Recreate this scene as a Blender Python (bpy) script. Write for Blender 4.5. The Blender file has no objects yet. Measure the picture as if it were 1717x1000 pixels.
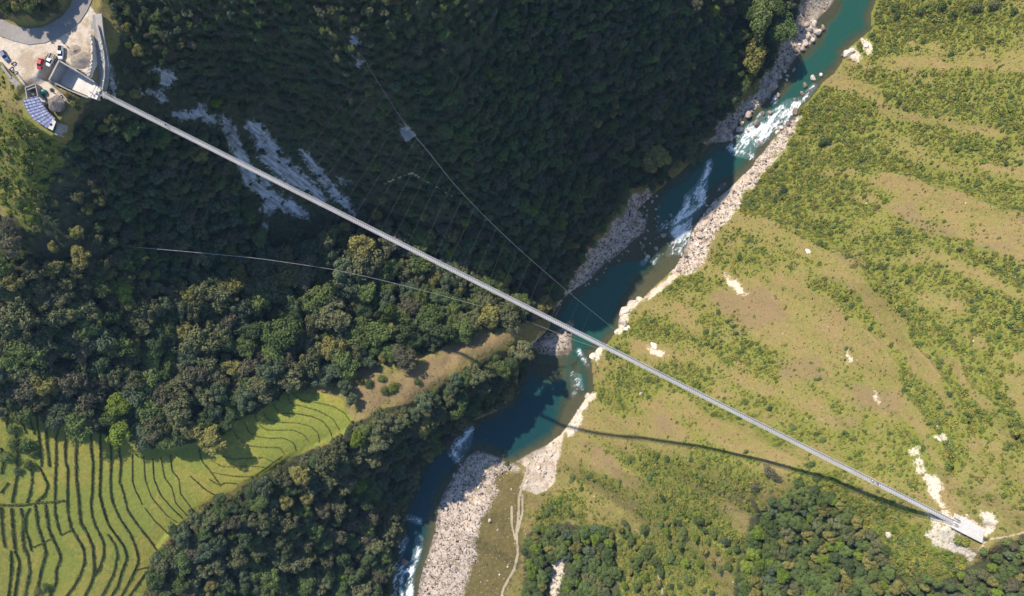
import bpy, bmesh, math, random
import numpy as np
from mathutils import Vector, Matrix, Euler

S = bpy.context.scene
COL = S.collection
R = math.radians
rng = np.random.default_rng(7)
random.seed(7)

# ------------------------------------------------------------------ camera, sky, sun, exposure
HC, FPX, CU, CV = 381.0, 1145.0, 858.5, 500.0     # drone height over the river, lens in photo pixels
cam = bpy.data.objects.new("camera", bpy.data.cameras.new("camera"))
COL.objects.link(cam)
cam.location = (0, 0, HC)
cam.data.sensor_width = 36.0
cam.data.lens = 36.0 * FPX / 1717.0
cam.data.clip_start = 1.0
cam.data.clip_end = 6000.0
S.camera = cam

SUN_EL = R(44.0)
SUN_AZ = (-0.650, 0.760)                            # horizontal direction towards the sun
world = bpy.data.worlds.new("World")
S.world = world
world.use_nodes = True
wn = world.node_tree.nodes
sky = wn.new("ShaderNodeTexSky")
sky.sky_type = 'NISHITA'
sky.sun_disc = False
sky.sun_elevation = SUN_EL
sky.sun_rotation = math.atan2(SUN_AZ[0], SUN_AZ[1])
sky.altitude = 900
sky.dust_density = 0.3
sky.ozone_density = 3.0
world.node_tree.links.new(sky.outputs[0], wn["Background"].inputs[0])
wn["Background"].inputs[1].default_value = 0.15
sun = bpy.data.objects.new("sun", bpy.data.lights.new("sun", 'SUN'))
COL.objects.link(sun)
sun.data.energy = 4.1
sun.data.angle = R(0.5)
sun.data.color = (1.0, 0.93, 0.80)
c = math.cos(SUN_EL)
sun.rotation_euler = Vector((-SUN_AZ[0] * c, -SUN_AZ[1] * c, -math.sin(SUN_EL))).to_track_quat('-Z', 'Y').to_euler()
sun.location = (-200, 250, 400)
S.view_settings.view_transform = 'Standard'
S.view_settings.look = 'None'
S.view_settings.gamma = 1
S.view_settings.use_curve_mapping = False
S.view_settings.exposure = 0.70
S.cycles.max_bounces = 5
S.cycles.diffuse_bounces = 2
S.cycles.glossy_bounces = 2
S.cycles.transmission_bounces = 2
S.cycles.transparent_max_bounces = 4

# ------------------------------------------------------------------ helpers
def at(u, v, z):
    u = np.asarray(u, float); v = np.asarray(v, float); z = np.asarray(z, float)
    k = (HC - z) / FPX
    return np.stack([(u - CU) * k, -(v - CV) * k, z + 0 * u], -1)

def seen(x, y, z):
    k = FPX / (HC - z)
    return CU + x * k, CV - y * k

_T = np.random.default_rng(11).random((256, 256))
def vnoise(x, y, seed=0):
    x = np.asarray(x, float) + seed * 17.31; y = np.asarray(y, float) + seed * 9.77
    xi = np.floor(x).astype(int); yi = np.floor(y).astype(int)
    fx = x - xi; fy = y - yi
    fx = fx * fx * (3 - 2 * fx); fy = fy * fy * (3 - 2 * fy)
    a = _T[xi & 255, yi & 255]; b = _T[(xi + 1) & 255, yi & 255]
    c_ = _T[xi & 255, (yi + 1) & 255]; d = _T[(xi + 1) & 255, (yi + 1) & 255]
    return (a * (1 - fx) + b * fx) * (1 - fy) + (c_ * (1 - fx) + d * fx) * fy

def fbm(x, y, o=4, seed=0):
    s = 0; a = 0.5; n = 0
    for i in range(o):
        s = s + a * vnoise(x * 2 ** i, y * 2 ** i, seed + i); n += a; a *= 0.5
    return s / n - 0.5

def sstep(a, b, x):
    t = np.clip((x - a) / (b - a), 0, 1)
    return t * t * (3 - 2 * t)

def polysd(P, x, y, reach=60.0):
    """signed distance to a polygon, positive inside, clipped to +-reach"""
    P = np.asarray(P, float)[:, :2]
    x = np.asarray(x, float); y = np.asarray(y, float)
    shp = x.shape; x = x.ravel(); y = y.ravel()
    out = np.full(x.shape, -reach)
    m = (x > P[:, 0].min() - reach) & (x < P[:, 0].max() + reach) & (y > P[:, 1].min() - reach) & (y < P[:, 1].max() + reach)
    if not m.any():
        return out.reshape(shp)
    X = x[m]; Y = y[m]
    d2 = np.full(X.shape, 1e18); ins = np.zeros(X.shape, bool)
    Q = np.roll(P, -1, 0)
    for (ax, ay), (bx, by) in zip(P, Q):
        ex, ey = bx - ax, by - ay
        t = np.clip(((X - ax) * ex + (Y - ay) * ey) / (ex * ex + ey * ey + 1e-12), 0, 1)
        d2 = np.minimum(d2, (X - ax - t * ex) ** 2 + (Y - ay - t * ey) ** 2)
        if ay != by:
            ins ^= ((ay > Y) != (by > Y)) & (X < (bx - ax) * (Y - ay) / (by - ay) + ax)
    d = np.minimum(np.sqrt(d2), reach)
    out[m] = np.where(ins, d, -d)
    return out.reshape(shp)

def lined(L, x, y, reach=40.0):
    L = np.asarray(L, float)[:, :2]
    x = np.asarray(x, float); y = np.asarray(y, float)
    shp = x.shape; x = x.ravel(); y = y.ravel()
    out = np.full(x.shape, reach)
    m = (x > L[:, 0].min() - reach) & (x < L[:, 0].max() + reach) & (y > L[:, 1].min() - reach) & (y < L[:, 1].max() + reach)
    X = x[m]; Y = y[m]; d2 = np.full(X.shape, reach ** 2)
    for (ax, ay), (bx, by) in zip(L[:-1], L[1:]):
        ex, ey = bx - ax, by - ay
        t = np.clip(((X - ax) * ex + (Y - ay) * ey) / (ex * ex + ey * ey + 1e-12), 0, 1)
        d2 = np.minimum(d2, (X - ax - t * ex) ** 2 + (Y - ay - t * ey) ** 2)
    out[m] = np.sqrt(d2)
    return out.reshape(shp)

# ---- materials
class NT:
    def __init__(self, name):
        self.m = bpy.data.materials.new(name); self.m.use_nodes = True
        self.t = self.m.node_tree; self.n = self.t.nodes; self.l = self.t.links
        self.b = self.n["Principled BSDF"]
        self.b.inputs["Roughness"].default_value = 0.9
        self.b.inputs["Specular IOR Level"].default_value = 0.2
    def new(self, t, **k):
        n = self.n.new(t)
        for a, v in k.items(): setattr(n, a, v)
        return n
    def put(self, sock, v):
        if isinstance(v, bpy.types.NodeSocket): self.l.new(v, sock)
        elif isinstance(v, (tuple, list)) and len(v) == 3 and sock.type == 'RGBA': sock.default_value = (*v, 1)
        else: sock.default_value = v
    def pos(self):
        return self.new("ShaderNodeNewGeometry").outputs["Position"]
    def obj(self):
        return self.new("ShaderNodeTexCoord").outputs["Object"]
    def attr(self, name):
        return self.new("ShaderNodeAttribute", attribute_name=name)
    def sep(self, c_):
        n = self.new("ShaderNodeSeparateColor"); self.put(n.inputs[0], c_); return n.outputs
    def noise(self, vec, scale, detail=3, rough=0.55, dist=0.0):
        n = self.new("ShaderNodeTexNoise")
        self.put(n.inputs["Vector"], vec); n.inputs["Scale"].default_value = scale
        n.inputs["Detail"].default_value = detail; n.inputs["Roughness"].default_value = rough
        n.inputs["Distortion"].default_value = dist
        return n.outputs["Fac"]
    def voro(self, vec, scale, out="Distance"):
        n = self.new("ShaderNodeTexVoronoi"); self.put(n.inputs["Vector"], vec); n.inputs["Scale"].default_value = scale
        return n.outputs[out]
    def math(self, op, a, b=0.0, c_=0.0):
        n = self.new("ShaderNodeMath", operation=op)
        self.put(n.inputs[0], a); self.put(n.inputs[1], b)
        if len(n.inputs) > 2: self.put(n.inputs[2], c_)
        return n.outputs[0]
    def step(self, v, lo, hi):
        n = self.new("ShaderNodeMapRange", interpolation_type='SMOOTHSTEP')
        self.put(n.inputs["Value"], v); n.inputs["From Min"].default_value = lo; n.inputs["From Max"].default_value = hi
        return n.outputs[0]
    def mix(self, f, a, b):
        n = self.new("ShaderNodeMix", data_type='RGBA')
        self.put(n.inputs[0], f); self.put(n.inputs[6], a); self.put(n.inputs[7], b)
        return n.outputs[2]
    def mul(self, a, f):
        n = self.new("ShaderNodeVectorMath", operation='SCALE')
        self.put(n.inputs[0], a); self.put(n.inputs[3], f)
        return n.outputs[0]
    def bump(self, h, strength, dist):
        n = self.new("ShaderNodeBump"); n.inputs["Strength"].default_value = strength; n.inputs["Distance"].default_value = dist
        self.put(n.inputs["Height"], h); self.l.new(n.outputs[0], self.b.inputs["Normal"])
    def base(self, c_): self.put(self.b.inputs["Base Color"], c_)

def rough_mat(name, a, b, scale=1.5, fine=8.0, rough=0.9, bump=0.3, metal=0.0, coord='obj'):
    k = NT(name)
    v = k.obj() if coord == 'obj' else k.pos()
    f = k.step(k.noise(v, scale, 5, 0.65), 0.3, 0.7)
    col = k.mix(f, a, b)
    g = k.noise(v, fine, 3, 0.6)
    col = k.mul(col, k.math('MULTIPLY_ADD', g, 0.7, 0.65))
    k.base(col)
    k.b.inputs["Roughness"].default_value = rough
    k.b.inputs["Metallic"].default_value = metal
    if bump: k.bump(g, bump, 0.05)
    return k.m

def leaf_mat(name, col, warm):
    k = NT(name)
    rnd = k.new("ShaderNodeObjectInfo").outputs["Random"]
    v = k.obj()
    g = k.step(k.noise(v, 1.6, 3, 0.6), 0.3, 0.7)
    h = k.noise(v, 9.0, 2, 0.6)
    c1 = k.mix(k.math('MULTIPLY', rnd, 0.75), col, warm)
    c2 = k.mix(k.math('MULTIPLY', g, 0.4), c1, warm)
    r2 = k.math('FRACT', k.math('MULTIPLY', rnd, 7.31))
    val = k.math('ADD', k.math('MULTIPLY_ADD', r2, 0.45, 0.46), k.math('MULTIPLY', h, 0.6))
    k.base(k.mul(c2, val))
    k.b.inputs["Roughness"].default_value = 0.75
    k.b.inputs["Specular IOR Level"].default_value = 0.15
    return k.m

# ---- objects
def tag(o, label=None, cat=None, group=None, kind=None):
    if label: o["label"] = label
    if cat: o["category"] = cat
    if group: o["group"] = group
    if kind: o["kind"] = kind
    return o

def empty(name, loc=(0, 0, 0), rz=0.0):
    o = bpy.data.objects.new(name, None); COL.objects.link(o)
    o.empty_display_size = 0.3
    o.location = loc; o.rotation_euler = (0, 0, rz)
    return o

def link(name, mesh, parent=None, loc=None):
    o = bpy.data.objects.new(name, mesh); COL.objects.link(o)
    if parent is not None: o.parent = parent
    if loc is not None: o.location = loc
    return o

def np_mesh(name, V, F, mat=None, smooth=False):
    V = np.asarray(V, np.float32); F = np.asarray(F, np.int32)
    me = bpy.data.meshes.new(name)
    me.vertices.add(len(V)); me.vertices.foreach_set("co", V.ravel())
    n = F.shape[1]
    me.loops.add(F.size); me.loops.foreach_set("vertex_index", F.ravel())
    me.polygons.add(len(F))
    me.polygons.foreach_set("loop_start", np.arange(0, F.size, n, dtype=np.int32))
    me.polygons.foreach_set("use_smooth", np.full(len(F), smooth))
    me.update(calc_edges=True)
    if mat: me.materials.append(mat)
    return me

class MB:
    """collects boxes, bars, prisms and lofts, then links them as one mesh object"""
    def __init__(self): self.bm = bmesh.new()
    def box(self, c_, s, rz=0.0, bev=0.0, tilt=None):
        r = bmesh.ops.create_cube(self.bm, size=1.0)
        vs = r["verts"]
        M = Matrix.Translation(c_) @ Matrix.Rotation(rz, 4, 'Z')
        if tilt: M = M @ Euler(tilt).to_matrix().to_4x4()
        bmesh.ops.transform(self.bm, matrix=M @ Matrix.Diagonal((*s, 1)), verts=vs)
        if bev:
            es = list({e for v in vs for e in v.link_edges})
            bmesh.ops.bevel(self.bm, geom=es, offset=bev, segments=2, affect='EDGES', profile=0.6)
    def bar(self, p, q, r, n=6, r2=None):
        p = Vector(p); q = Vector(q); d = q - p
        if d.length < 1e-6: return
        rot = d.to_track_quat('Z', 'Y').to_matrix().to_4x4()
        bmesh.ops.create_cone(self.bm, cap_ends=True, segments=n, radius1=r, radius2=r if r2 is None else r2, depth=d.length,
                              matrix=Matrix.Translation((p + q) / 2) @ rot)
    def prism(self, P, z0, z1):
        lo = [self.bm.verts.new((x, y, z0 if np.isscalar(z0) else z0[i])) for i, (x, y) in enumerate(P)]
        hi = [self.bm.verts.new((x, y, z1 if np.isscalar(z1) else z1[i])) for i, (x, y) in enumerate(P)]
        self.bm.faces.new(hi); self.bm.faces.new(lo[::-1])
        for i in range(len(P)):
            j = (i + 1) % len(P)
            self.bm.faces.new((lo[i], lo[j], hi[j], hi[i]))
    def loft(self, rings, close=True):
        R_ = [[self.bm.verts.new(p) for p in r] for r in rings]
        n = len(R_[0])
        for a, b in zip(R_[:-1], R_[1:]):
            for i in range(n):
                j = (i + 1) % n
                self.bm.faces.new((a[i], a[j], b[j], b[i]))
        if close:
            self.bm.faces.new(R_[0][::-1]); self.bm.faces.new(R_[-1])
    def wall(self, pts, w, z0, z1):
        """a wall of width w along a polyline; z0/z1 are lists per point"""
        pts = [Vector((p[0], p[1])) for p in pts]
        L_, Rr = [], []
        for i, p in enumerate(pts):
            a = pts[max(i - 1, 0)]; b = pts[min(i + 1, len(pts) - 1)]
            t = (b - a).normalized(); nrm = Vector((-t.y, t.x)) * w / 2
            L_.append(p + nrm); Rr.append(p - nrm)
        rings = [[(L_[i].x, L_[i].y, z0[i]), (Rr[i].x, Rr[i].y, z0[i]), (Rr[i].x, Rr[i].y, z1[i]), (L_[i].x, L_[i].y, z1[i])] for i in range(len(pts))]
        self.loft(rings)
    def build(self, name, mat, parent=None, smooth=False, mesh_only=False):
        bmesh.ops.recalc_face_normals(self.bm, faces=self.bm.faces)
        me = bpy.data.meshes.new(name); self.bm.to_mesh(me); self.bm.free()
        if smooth: me.polygons.foreach_set("use_smooth", np.full(len(me.polygons), True))
        for m in (mat if isinstance(mat, list) else [mat]): me.materials.append(m)
        return me if mesh_only else link(name, me, parent)

def copy_tree(o, parent=None):
    c_ = o.copy(); COL.objects.link(c_); c_.parent = parent
    for ch in o.children: copy_tree(ch, c_)
    return c_

# ------------------------------------------------------------------ the lie of the land
RIGHT_EDGE = [(1505,-70),(1470,0),(1460,25),(1462,50),(1440,68),(1425,80),(1415,92),(1412,105),(1398,125),(1380,138),(1372,150),(1355,170),(1340,180),(1335,197),(1315,210),(1298,230),(1285,250),(1268,268),(1262,280),(1240,300),(1220,320),(1195,340),(1175,365),(1160,390),(1150,415),(1140,435),(1132,450),(1110,470),(1090,488),(1080,500),(1050,515),(1040,530),(1037,552),(1030,562),(1020,575),(1010,585),(990,595),(993,615),(995,640),(998,655),(985,665),(975,680),(965,695),(955,710),(940,730),(915,748),(893,758),(870,772),(850,778),(835,765),(815,758),(800,757),(785,765),(770,785),(760,800),(748,820),(738,840),(732,870),(727,900),(718,930),(710,950),(703,980),(700,1000),(690,1080)]
LEFT_EDGE = [(640,1080),(655,1000),(660,960),(662,920),(672,880),(680,845),(690,810),(700,785),(715,765),(735,745),(755,730),(790,705),(830,690),(860,665),(868,640),(870,610),(880,590),(895,572),(920,550),(930,520),(945,500),(958,488),(985,472),(1000,455),(1015,440),(1040,425),(1060,405),(1080,390),(1085,370),(1070,350),(1085,335),(1105,318),(1120,305),(1140,290),(1160,270),(1180,255),(1195,240),(1222,238),(1228,225),(1235,210),(1245,200),(1262,190),(1275,178),(1290,165),(1300,150),(1310,130),(1325,110),(1335,95),(1350,85),(1370,65),(1372,50),(1368,35),(1385,20),(1400,0),(1430,-70)]
WATER = at(*np.array(RIGHT_EDGE + LEFT_EDGE, float).T, 0.0)[:, :2]
SPIT = at(*np.array([(893,582),(905,570),(925,560),(945,553),(953,540),(960,538),(958,552),(955,565),(956,585),(950,593),(925,594),(905,591)], float).T, 0.0)[:, :2]

CT = []
def P(*pts):
    for u, v, z in pts: CT.append(tuple(at(u, v, z)))
# river bed and strands
P((1440,-20,-1),(1400,60,-1),(1360,140,-1),(1300,200,-1),(1240,270,-1),(1180,310,-1),(1130,390,-1),(1080,440,-1),(1010,510,-1),(980,570,-1),(940,640,-1),(890,690,-1),(820,730,-1),(740,770,-1),(700,850,-1),(680,940,-1),(670,1040,-1))
P((1345,30,2),(1295,110,2),(1205,212,2),(1130,290,2),(1055,345,2),(980,445,2),(935,505,2),(1000,420,2),(1230,185,2),(1180,230,2))
# north-west slope: profiles running up from its foot
nrm = np.array([-0.72, 0.69])
def profile(u, v, prof):
    b = at(u, v, 2.0)[:2]
    for d, z in prof:
        q = b + nrm * d; CT.append((q[0], q[1], z))
up = [(10,8),(40,38),(80,76),(130,116),(200,162),(320,220)]
lo = [(8,11),(40,52),(80,102),(120,150),(170,188),(260,235)]
profile(1335, 50, up); profile(1265, 115, up)
for q in [(1185,208),(1122,272),(1040,335)]: profile(*q, lo)
profile(950, 462, [(8,11),(40,52),(80,100),(120,143),(170,178),(260,225)])
# plateau, road and the cliff below it
P((30,80,138.5),(100,85,138.5),(60,110,138.5),(130,60,138.5),(150,130,138),(70,170,137.5),(50,195,136),(95,180,137),(0,30,139.5),(-60,40,140),(50,10,146),(20,-30,150),(110,20,140),(150,-10,141.5),(170,-80,144),(165,60,138),(178,110,136.5),(172,150,134.5),(210,90,130),(222,145,127),(208,35,133),(185,190,128),(130,190,129))
P((20,200,131),(5,170,135),(60,240,126),(100,225,128),(-80,200,124),(-80,400,98),(-80,600,90),(-80,800,92),(-80,1000,90))
P((250,60,129),(300,120,119),(290,170,110),(260,20,134),(350,20,137),(350,90,122),(400,100,114),(400,190,95),(450,60,132),(450,150,108),(500,100,122),(480,220,84),(500,280,72),(560,300,62),(600,350,45),(640,360,44),(560,220,92),(620,300,70),(680,350,52),(700,300,70),(760,400,36),(780,340,58),(840,430,28),(860,380,46))
P((60,300,118),(100,350,108),(40,400,110),(120,420,101),(30,500,99),(30,600,86),(0,640,83),(160,250,114),(200,300,105),(250,350,88),(300,300,95),(350,300,82),(400,300,75),(440,340,62),(300,420,72),(220,480,78),(160,450,90),(400,400,60),(450,480,48),(350,520,58),(250,560,69),(150,600,77),(250,200,118),(350,240,96))
# forest floor, grass ridge, terraces, bluff
P((500,430,46),(600,420,40),(700,420,30),(780,450,24),(850,490,15),(905,520,5),(560,520,42),(650,540,34),(750,530,27),(820,530,22))
P((880,552,25),(850,560,29),(780,595,37),(700,640,42),(640,670,46),(590,700,48),(560,660,47),(700,570,35),(800,556,29),(760,640,38),(850,590,25),(640,710,49))
P((450,690,51),(580,700,48),(480,740,52),(400,760,56),(300,800,62),(200,800,68),(100,800,75),(0,800,82),(0,950,82),(100,950,74),(200,950,66),(260,900,62),(350,820,59),(430,800,55),(100,1050,74),(200,1050,65))
P((400,650,55),(300,680,62),(200,680,69),(100,660,76),(450,600,48),(500,620,47),(350,600,57))
P((620,740,44),(680,720,40),(600,850,22),(550,870,31),(480,860,44),(420,880,51),(350,900,55),(300,960,56),(450,950,37),(550,950,18),(620,950,8),(640,880,9),(678,805,3),(300,1060,54),(600,1060,5),(720,730,12),(800,670,14))
# right bank hillside
P((1490,20,4),(1445,85,3),(1395,150,3),(1345,215,2),(1250,310,2),(1190,370,2),(1150,450,2),(1540,60,14),(1600,50,22),(1717,0,42),(1717,100,55),(1600,150,38),(1500,200,26),(1400,220,12),(1717,200,68),(1600,260,55),(1500,300,42),(1400,320,28),(1300,350,12),(1717,330,85),(1600,380,75),(1500,420,62),(1400,420,45),(1300,420,26),(1200,440,8),(1717,460,100),(1600,500,90),(1500,520,76),(1400,530,60),(1300,520,42),(1200,520,27),(1100,510,10),(1060,540,7),(1717,600,118),(1600,620,107),(1500,640,95),(1400,640,78),(1300,620,58),(1200,610,41),(1100,600,25),(1030,590,7),(1005,620,4))
P((1717,750,133),(1600,760,127),(1500,740,112),(1400,730,97),(1300,710,79),(1200,690,57),(1100,670,36),(1020,660,11),(1000,690,8),(1000,724,14),(1100,738,48),(1200,751,78),(1290,772,97),(1400,800,116),(1480,830,124),(1540,850,130))
P((1640,890,134.6),(1717,880,141),(1717,1000,142),(1600,972,133),(1560,955,131),(1640,970,134.5),(1550,900,130.5),(1560,918,132),(1590,905,134),(1600,935,134.5),(1635,940,135),(1570,880,131.5),(1500,880,121),(1450,930,106),(1400,880,104),(1300,850,88),(1200,830,68),(1100,820,42),(1000,800,16),(955,790,5),(950,850,8),(1050,870,24),(1150,900,45),(1250,930,66),(1350,980,84),(1500,1000,108),(1000,900,14),(950,900,7),(1000,980,13),(1100,980,28),(900,950,3.5),(880,880,2.5),(860,800,1.5),(800,850,1.5),(780,950,2),(740,1000,1.5),(900,1060,4),(1200,1060,50),(1500,1080,112),(1800,1000,150),(1800,700,142),(1800,400,105),(1800,100,68),(1800,-100,50),(1620,-100,26))
CT = np.array(CT)
_cx = CT[:, :2]
_phi = lambda r2: np.sqrt(r2 + 36.0)
_A = _phi(((_cx[:, None] - _cx[None]) ** 2).sum(-1)) - np.eye(len(CT)) * 1.5
_pl = np.c_[np.ones(len(CT)), _cx / 100]
_M = np.block([[_A, _pl], [_pl.T, np.zeros((3, 3))]])
_w = np.linalg.solve(_M, np.r_[CT[:, 2], 0, 0, 0])

def px(poly, z): return at(*np.array(poly, float).T, z)[:, :2]
PIT = px([(97,101),(160,137),(172,152),(166,166),(146,166),(80,135)], 134.0)
FLATS = [  # (outline, height, how softly it leaves the slope)
    (px([(-120,30),(-60,22),(0,30),(40,44),(75,40),(105,15),(128,-40),(180,-70),(166,-10),(158,30),(153,70),(153,128),(140,128),(98,101),(80,134),(70,146),(40,142),(22,124),(4,108),(-60,90),(-120,80)], 138.5), 138.3, 2.0),
    (px([(60,146),(74,140),(96,152),(112,168),(118,182),(100,200),(97,222),(86,228),(62,212),(44,194),(34,168)], 136.5), 136.3, 3.0),
    (PIT, 133.6, 0.7),
    (px([(1600,866),(1656,885),(1642,912),(1590,888)], 134.5), 134.3, 3.0)]
RAMP = [(156,30,138.2),(163,62,137.9),(170,95,136.9),(172,125,135.7),(167,150,134.9)]
RICE = [(0,690),(30,680),(60,700),(110,705),(200,735),(290,748),(340,740),(395,705),(440,685),(480,655),(520,655),(575,668),(592,705),(575,728),(530,750),(490,768),(440,800),(390,822),(345,845),(300,880),(262,925),(258,960),(240,1000),(240,1060),(-90,1060),(-90,690)]

CRESTS = [([(1210,352),(1287,372),(1345,397),(1400,424),(1440,455),(1480,515),(1530,580),(1575,625),(1620,700)], 1.0),
    ([(1395,285),(1472,283),(1550,323),(1637,350),(1712,376),(1790,400)], 1.0), ([(1470,300),(1553,309),(1640,328),(1712,346),(1790,360)], .6),
    ([(1380,500),(1442,550),(1465,575),(1500,607),(1512,650),(1552,705),(1580,760)], .9), ([(1440,470),(1492,512),(1557,570),(1605,600),(1625,635),(1690,720)], .9),
    ([(1130,655),(1200,700),(1270,735),(1330,760)], .5), ([(1380,120),(1450,150),(1540,190),(1650,215),(1760,260)], .6), ([(1560,420),(1630,450),(1717,500),(1780,540)], .7),
    ([(1000,770),(1080,800),(1150,850),(1210,930),(1240,1000)], .5), ([(1090,570),(1180,600),(1280,620),(1350,660),(1420,720)], .5)]
def crest_field(u, v):
    """signed distance (photo pixels) to each spur crest, positive on its upper right flank"""
    out = []
    for L_, w in CRESTS:
        L_ = np.array(L_, float); D = np.full(u.shape, 1e9); Sg = np.ones(u.shape)
        for (ax, ay), (bx, by) in zip(L_[:-1], L_[1:]):
            ex, ey = bx - ax, by - ay
            t = np.clip(((u - ax) * ex + (v - ay) * ey) / (ex * ex + ey * ey), 0, 1)
            d = np.hypot(u - ax - t * ex, v - ay - t * ey); sg = np.sign((u - ax) * ey - (v - ay) * ex)
            m = d < D; D = np.where(m, d, D); Sg = np.where(m, sg, Sg)
        out.append((D * Sg, w))
    return out

def ground_h(x, y):
    shp = x.shape; x = x.ravel(); y = y.ravel()
    xs = np.clip(x, -330, 360); ys = np.clip(y, -280, 330)
    h = np.empty(len(x))
    for i in range(0, len(x), 20000):
        a = xs[i:i + 20000]; b = ys[i:i + 20000]
        r2 = (a[:, None] - _cx[None, :, 0]) ** 2 + (b[:, None] - _cx[None, :, 1]) ** 2
        h[i:i + 20000] = _phi(r2) @ _w[:-3] + _w[-3] + (a * _w[-2] + b * _w[-1]) / 100
    sd = polysd(WATER, x, y, 60.0)
    dry = -sd
    u, v = seen(x, y, h)
    rice = sstep(-4, 8, polysd(RICE, u, v, 30))
    rough = sstep(3, 26, dry) * (1 - rice)
    for poly, z, f in FLATS:
        rough = rough * sstep(0, 9, -polysd(poly, x, y, 20))
    a = x * 0.83 - y * 0.55; b = x * 0.55 + y * 0.83
    spur = fbm(b / 26, a / 120, 3, 5) * 15.0 + fbm(b / 9, a / 40, 2, 9) * 4.5
    lump = fbm(x / 26, y / 26, 4, 1) * 7.5 + fbm(x / 6, y / 6, 3, 3) * 1.6
    isright = _right_side(x, y)
    h = h + rough * (spur * isright + lump * (1 - isright) + isright * fbm(x / 5, y / 5, 3, 21) * 1.1)
    cu = u + fbm(x / 14, y / 14, 3, 51) * 26; cv = v + fbm(x / 14, y / 14, 3, 53) * 26
    for d, w in crest_field(cu, cv):
        h = h + rough * isright * w * 5.0 * (np.exp(-np.abs(d) / np.where(d > 0, 9.0, 26.0)) - 0.3 * np.exp(-((d - 22) / 14) ** 2))
    # strands stay above the water, the bed below it
    h = np.where(sd < 0, np.maximum(h, 0.12 + 0.11 * np.minimum(dry, 12) + 0.25 * np.maximum(fbm(x / 4, y / 4, 3, 33), -0.2) * np.minimum(dry / 3, 1)), h)
    bed = -np.minimum(0.12 + 0.28 * sd, 2.6) + fbm(x / 5, y / 5, 3, 40) * 0.9 * np.clip(sd / 4, 0, 1)
    h = np.where(sd >= 0, np.minimum(bed, -0.05), h)
    sp = polysd(SPIT, x, y, 20.0)
    h = np.where(sp > -7, np.maximum(h, np.where(sp > 0, 0.08 + 0.1 * np.minimum(sp, 4), 0.08 + 0.09 * sp)), h)
    for poly, z, f in FLATS:
        s = polysd(poly, x, y, 20.0)
        k = sstep(-f, 0, s)
        h = h * (1 - k) + z * k
    Rm = at(*np.array(RAMP).T)
    d = lined(Rm, x, y, 8.0)
    zr = np.interp(-y, -Rm[:, 1], Rm[:, 2]) - 0.9
    k = 1 - sstep(2.4, 3.6, d)
    k = k * (1 - sstep(-1, 0.5, polysd(FLATS[0][0], x, y, 20))) * (1 - sstep(-.5, 0.5, polysd(PIT, x, y, 20)))
    h = h * (1 - k) + zr * k
    far = np.maximum(np.abs(x - xs), np.abs(y - ys))
    h = h + far * 0.15
    return h.reshape(shp)

_rl = at(*np.array([(1460,-40),(1400,70),(1340,150),(1250,260),(1160,340),(1090,440),(1010,520),(965,600),(920,690),(820,740),(730,790),(690,900),(675,1040)], float).T, 0.0)[:, :2]
_RS = np.vstack([[[330, 420]], _rl, [[-70, -420], [900, -420], [900, 420]]])
def _right_side(x, y):
    return sstep(-2, 4, polysd(_RS, x, y, 30.0))

def axis(a, b, step, out):
    core = np.arange(a, b + step, step)
    lo_, hi_ = [], []
    s = step; p = a
    while p > -out:
        s *= 1.35; p -= s; lo_.append(p)
    s = step; p = core[-1]
    while p < out:
        s *= 1.35; p += s; hi_.append(p)
    return np.r_[lo_[::-1], core, hi_]
GS = 0.62
X0, X1, Y0, Y1 = -242.0, 275.0, -178.0, 178.0
gx = axis(X0, X1, GS, 1400); gy = axis(Y0, Y1, GS, 1400)
GX, GY = np.meshgrid(gx, gy)
GH = ground_h(GX, GY)
ix0 = int(np.argmin(abs(gx - X0))); iy0 = int(np.argmin(abs(gy - Y0)))
NX = int(round((X1 - X0) / GS)); NY = int(round((Y1 - Y0) / GS))
CORE = GH[iy0:iy0 + NY + 1, ix0:ix0 + NX + 1]

def hgt(x, y):
    fx = np.clip((np.asarray(x, float) - gx[ix0]) / GS, 0, CORE.shape[1] - 1.001)
    fy = np.clip((np.asarray(y, float) - gy[iy0]) / GS, 0, CORE.shape[0] - 1.001)
    i = fx.astype(int); j = fy.astype(int); a = fx - i; b = fy - j
    return (CORE[j, i] * (1 - a) + CORE[j, i + 1] * a) * (1 - b) + (CORE[j + 1, i] * (1 - a) + CORE[j + 1, i + 1] * a) * b

def on(u, v, off=0.0):
    """the point of the land whose place in the photograph is (u, v), lifted by off"""
    u = np.atleast_1d(np.asarray(u, float)); v = np.atleast_1d(np.asarray(v, float)); off = np.broadcast_to(off, u.shape)
    hi_ = np.full(u.shape, 215.0); found = np.zeros(u.shape, bool); z = np.full(u.shape, -3.0)
    for zz in np.arange(215, -3.5, -1.0):
        p = at(u, v, zz)
        hit = (~found) & (hgt(p[:, 0], p[:, 1]) + off >= zz)
        z[hit] = zz; found |= hit
    a = z.copy(); b = z + 1.0
    for _ in range(8):
        m = (a + b) / 2; p = at(u, v, m)
        g = hgt(p[:, 0], p[:, 1]) + off >= m
        a = np.where(g, m, a); b = np.where(g, b, m)
    p = at(u, v, a)
    p[:, 2] = hgt(p[:, 0], p[:, 1])
    return p
def on1(u, v, off=0.0): return Vector(on(u, v, off)[0])

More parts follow.
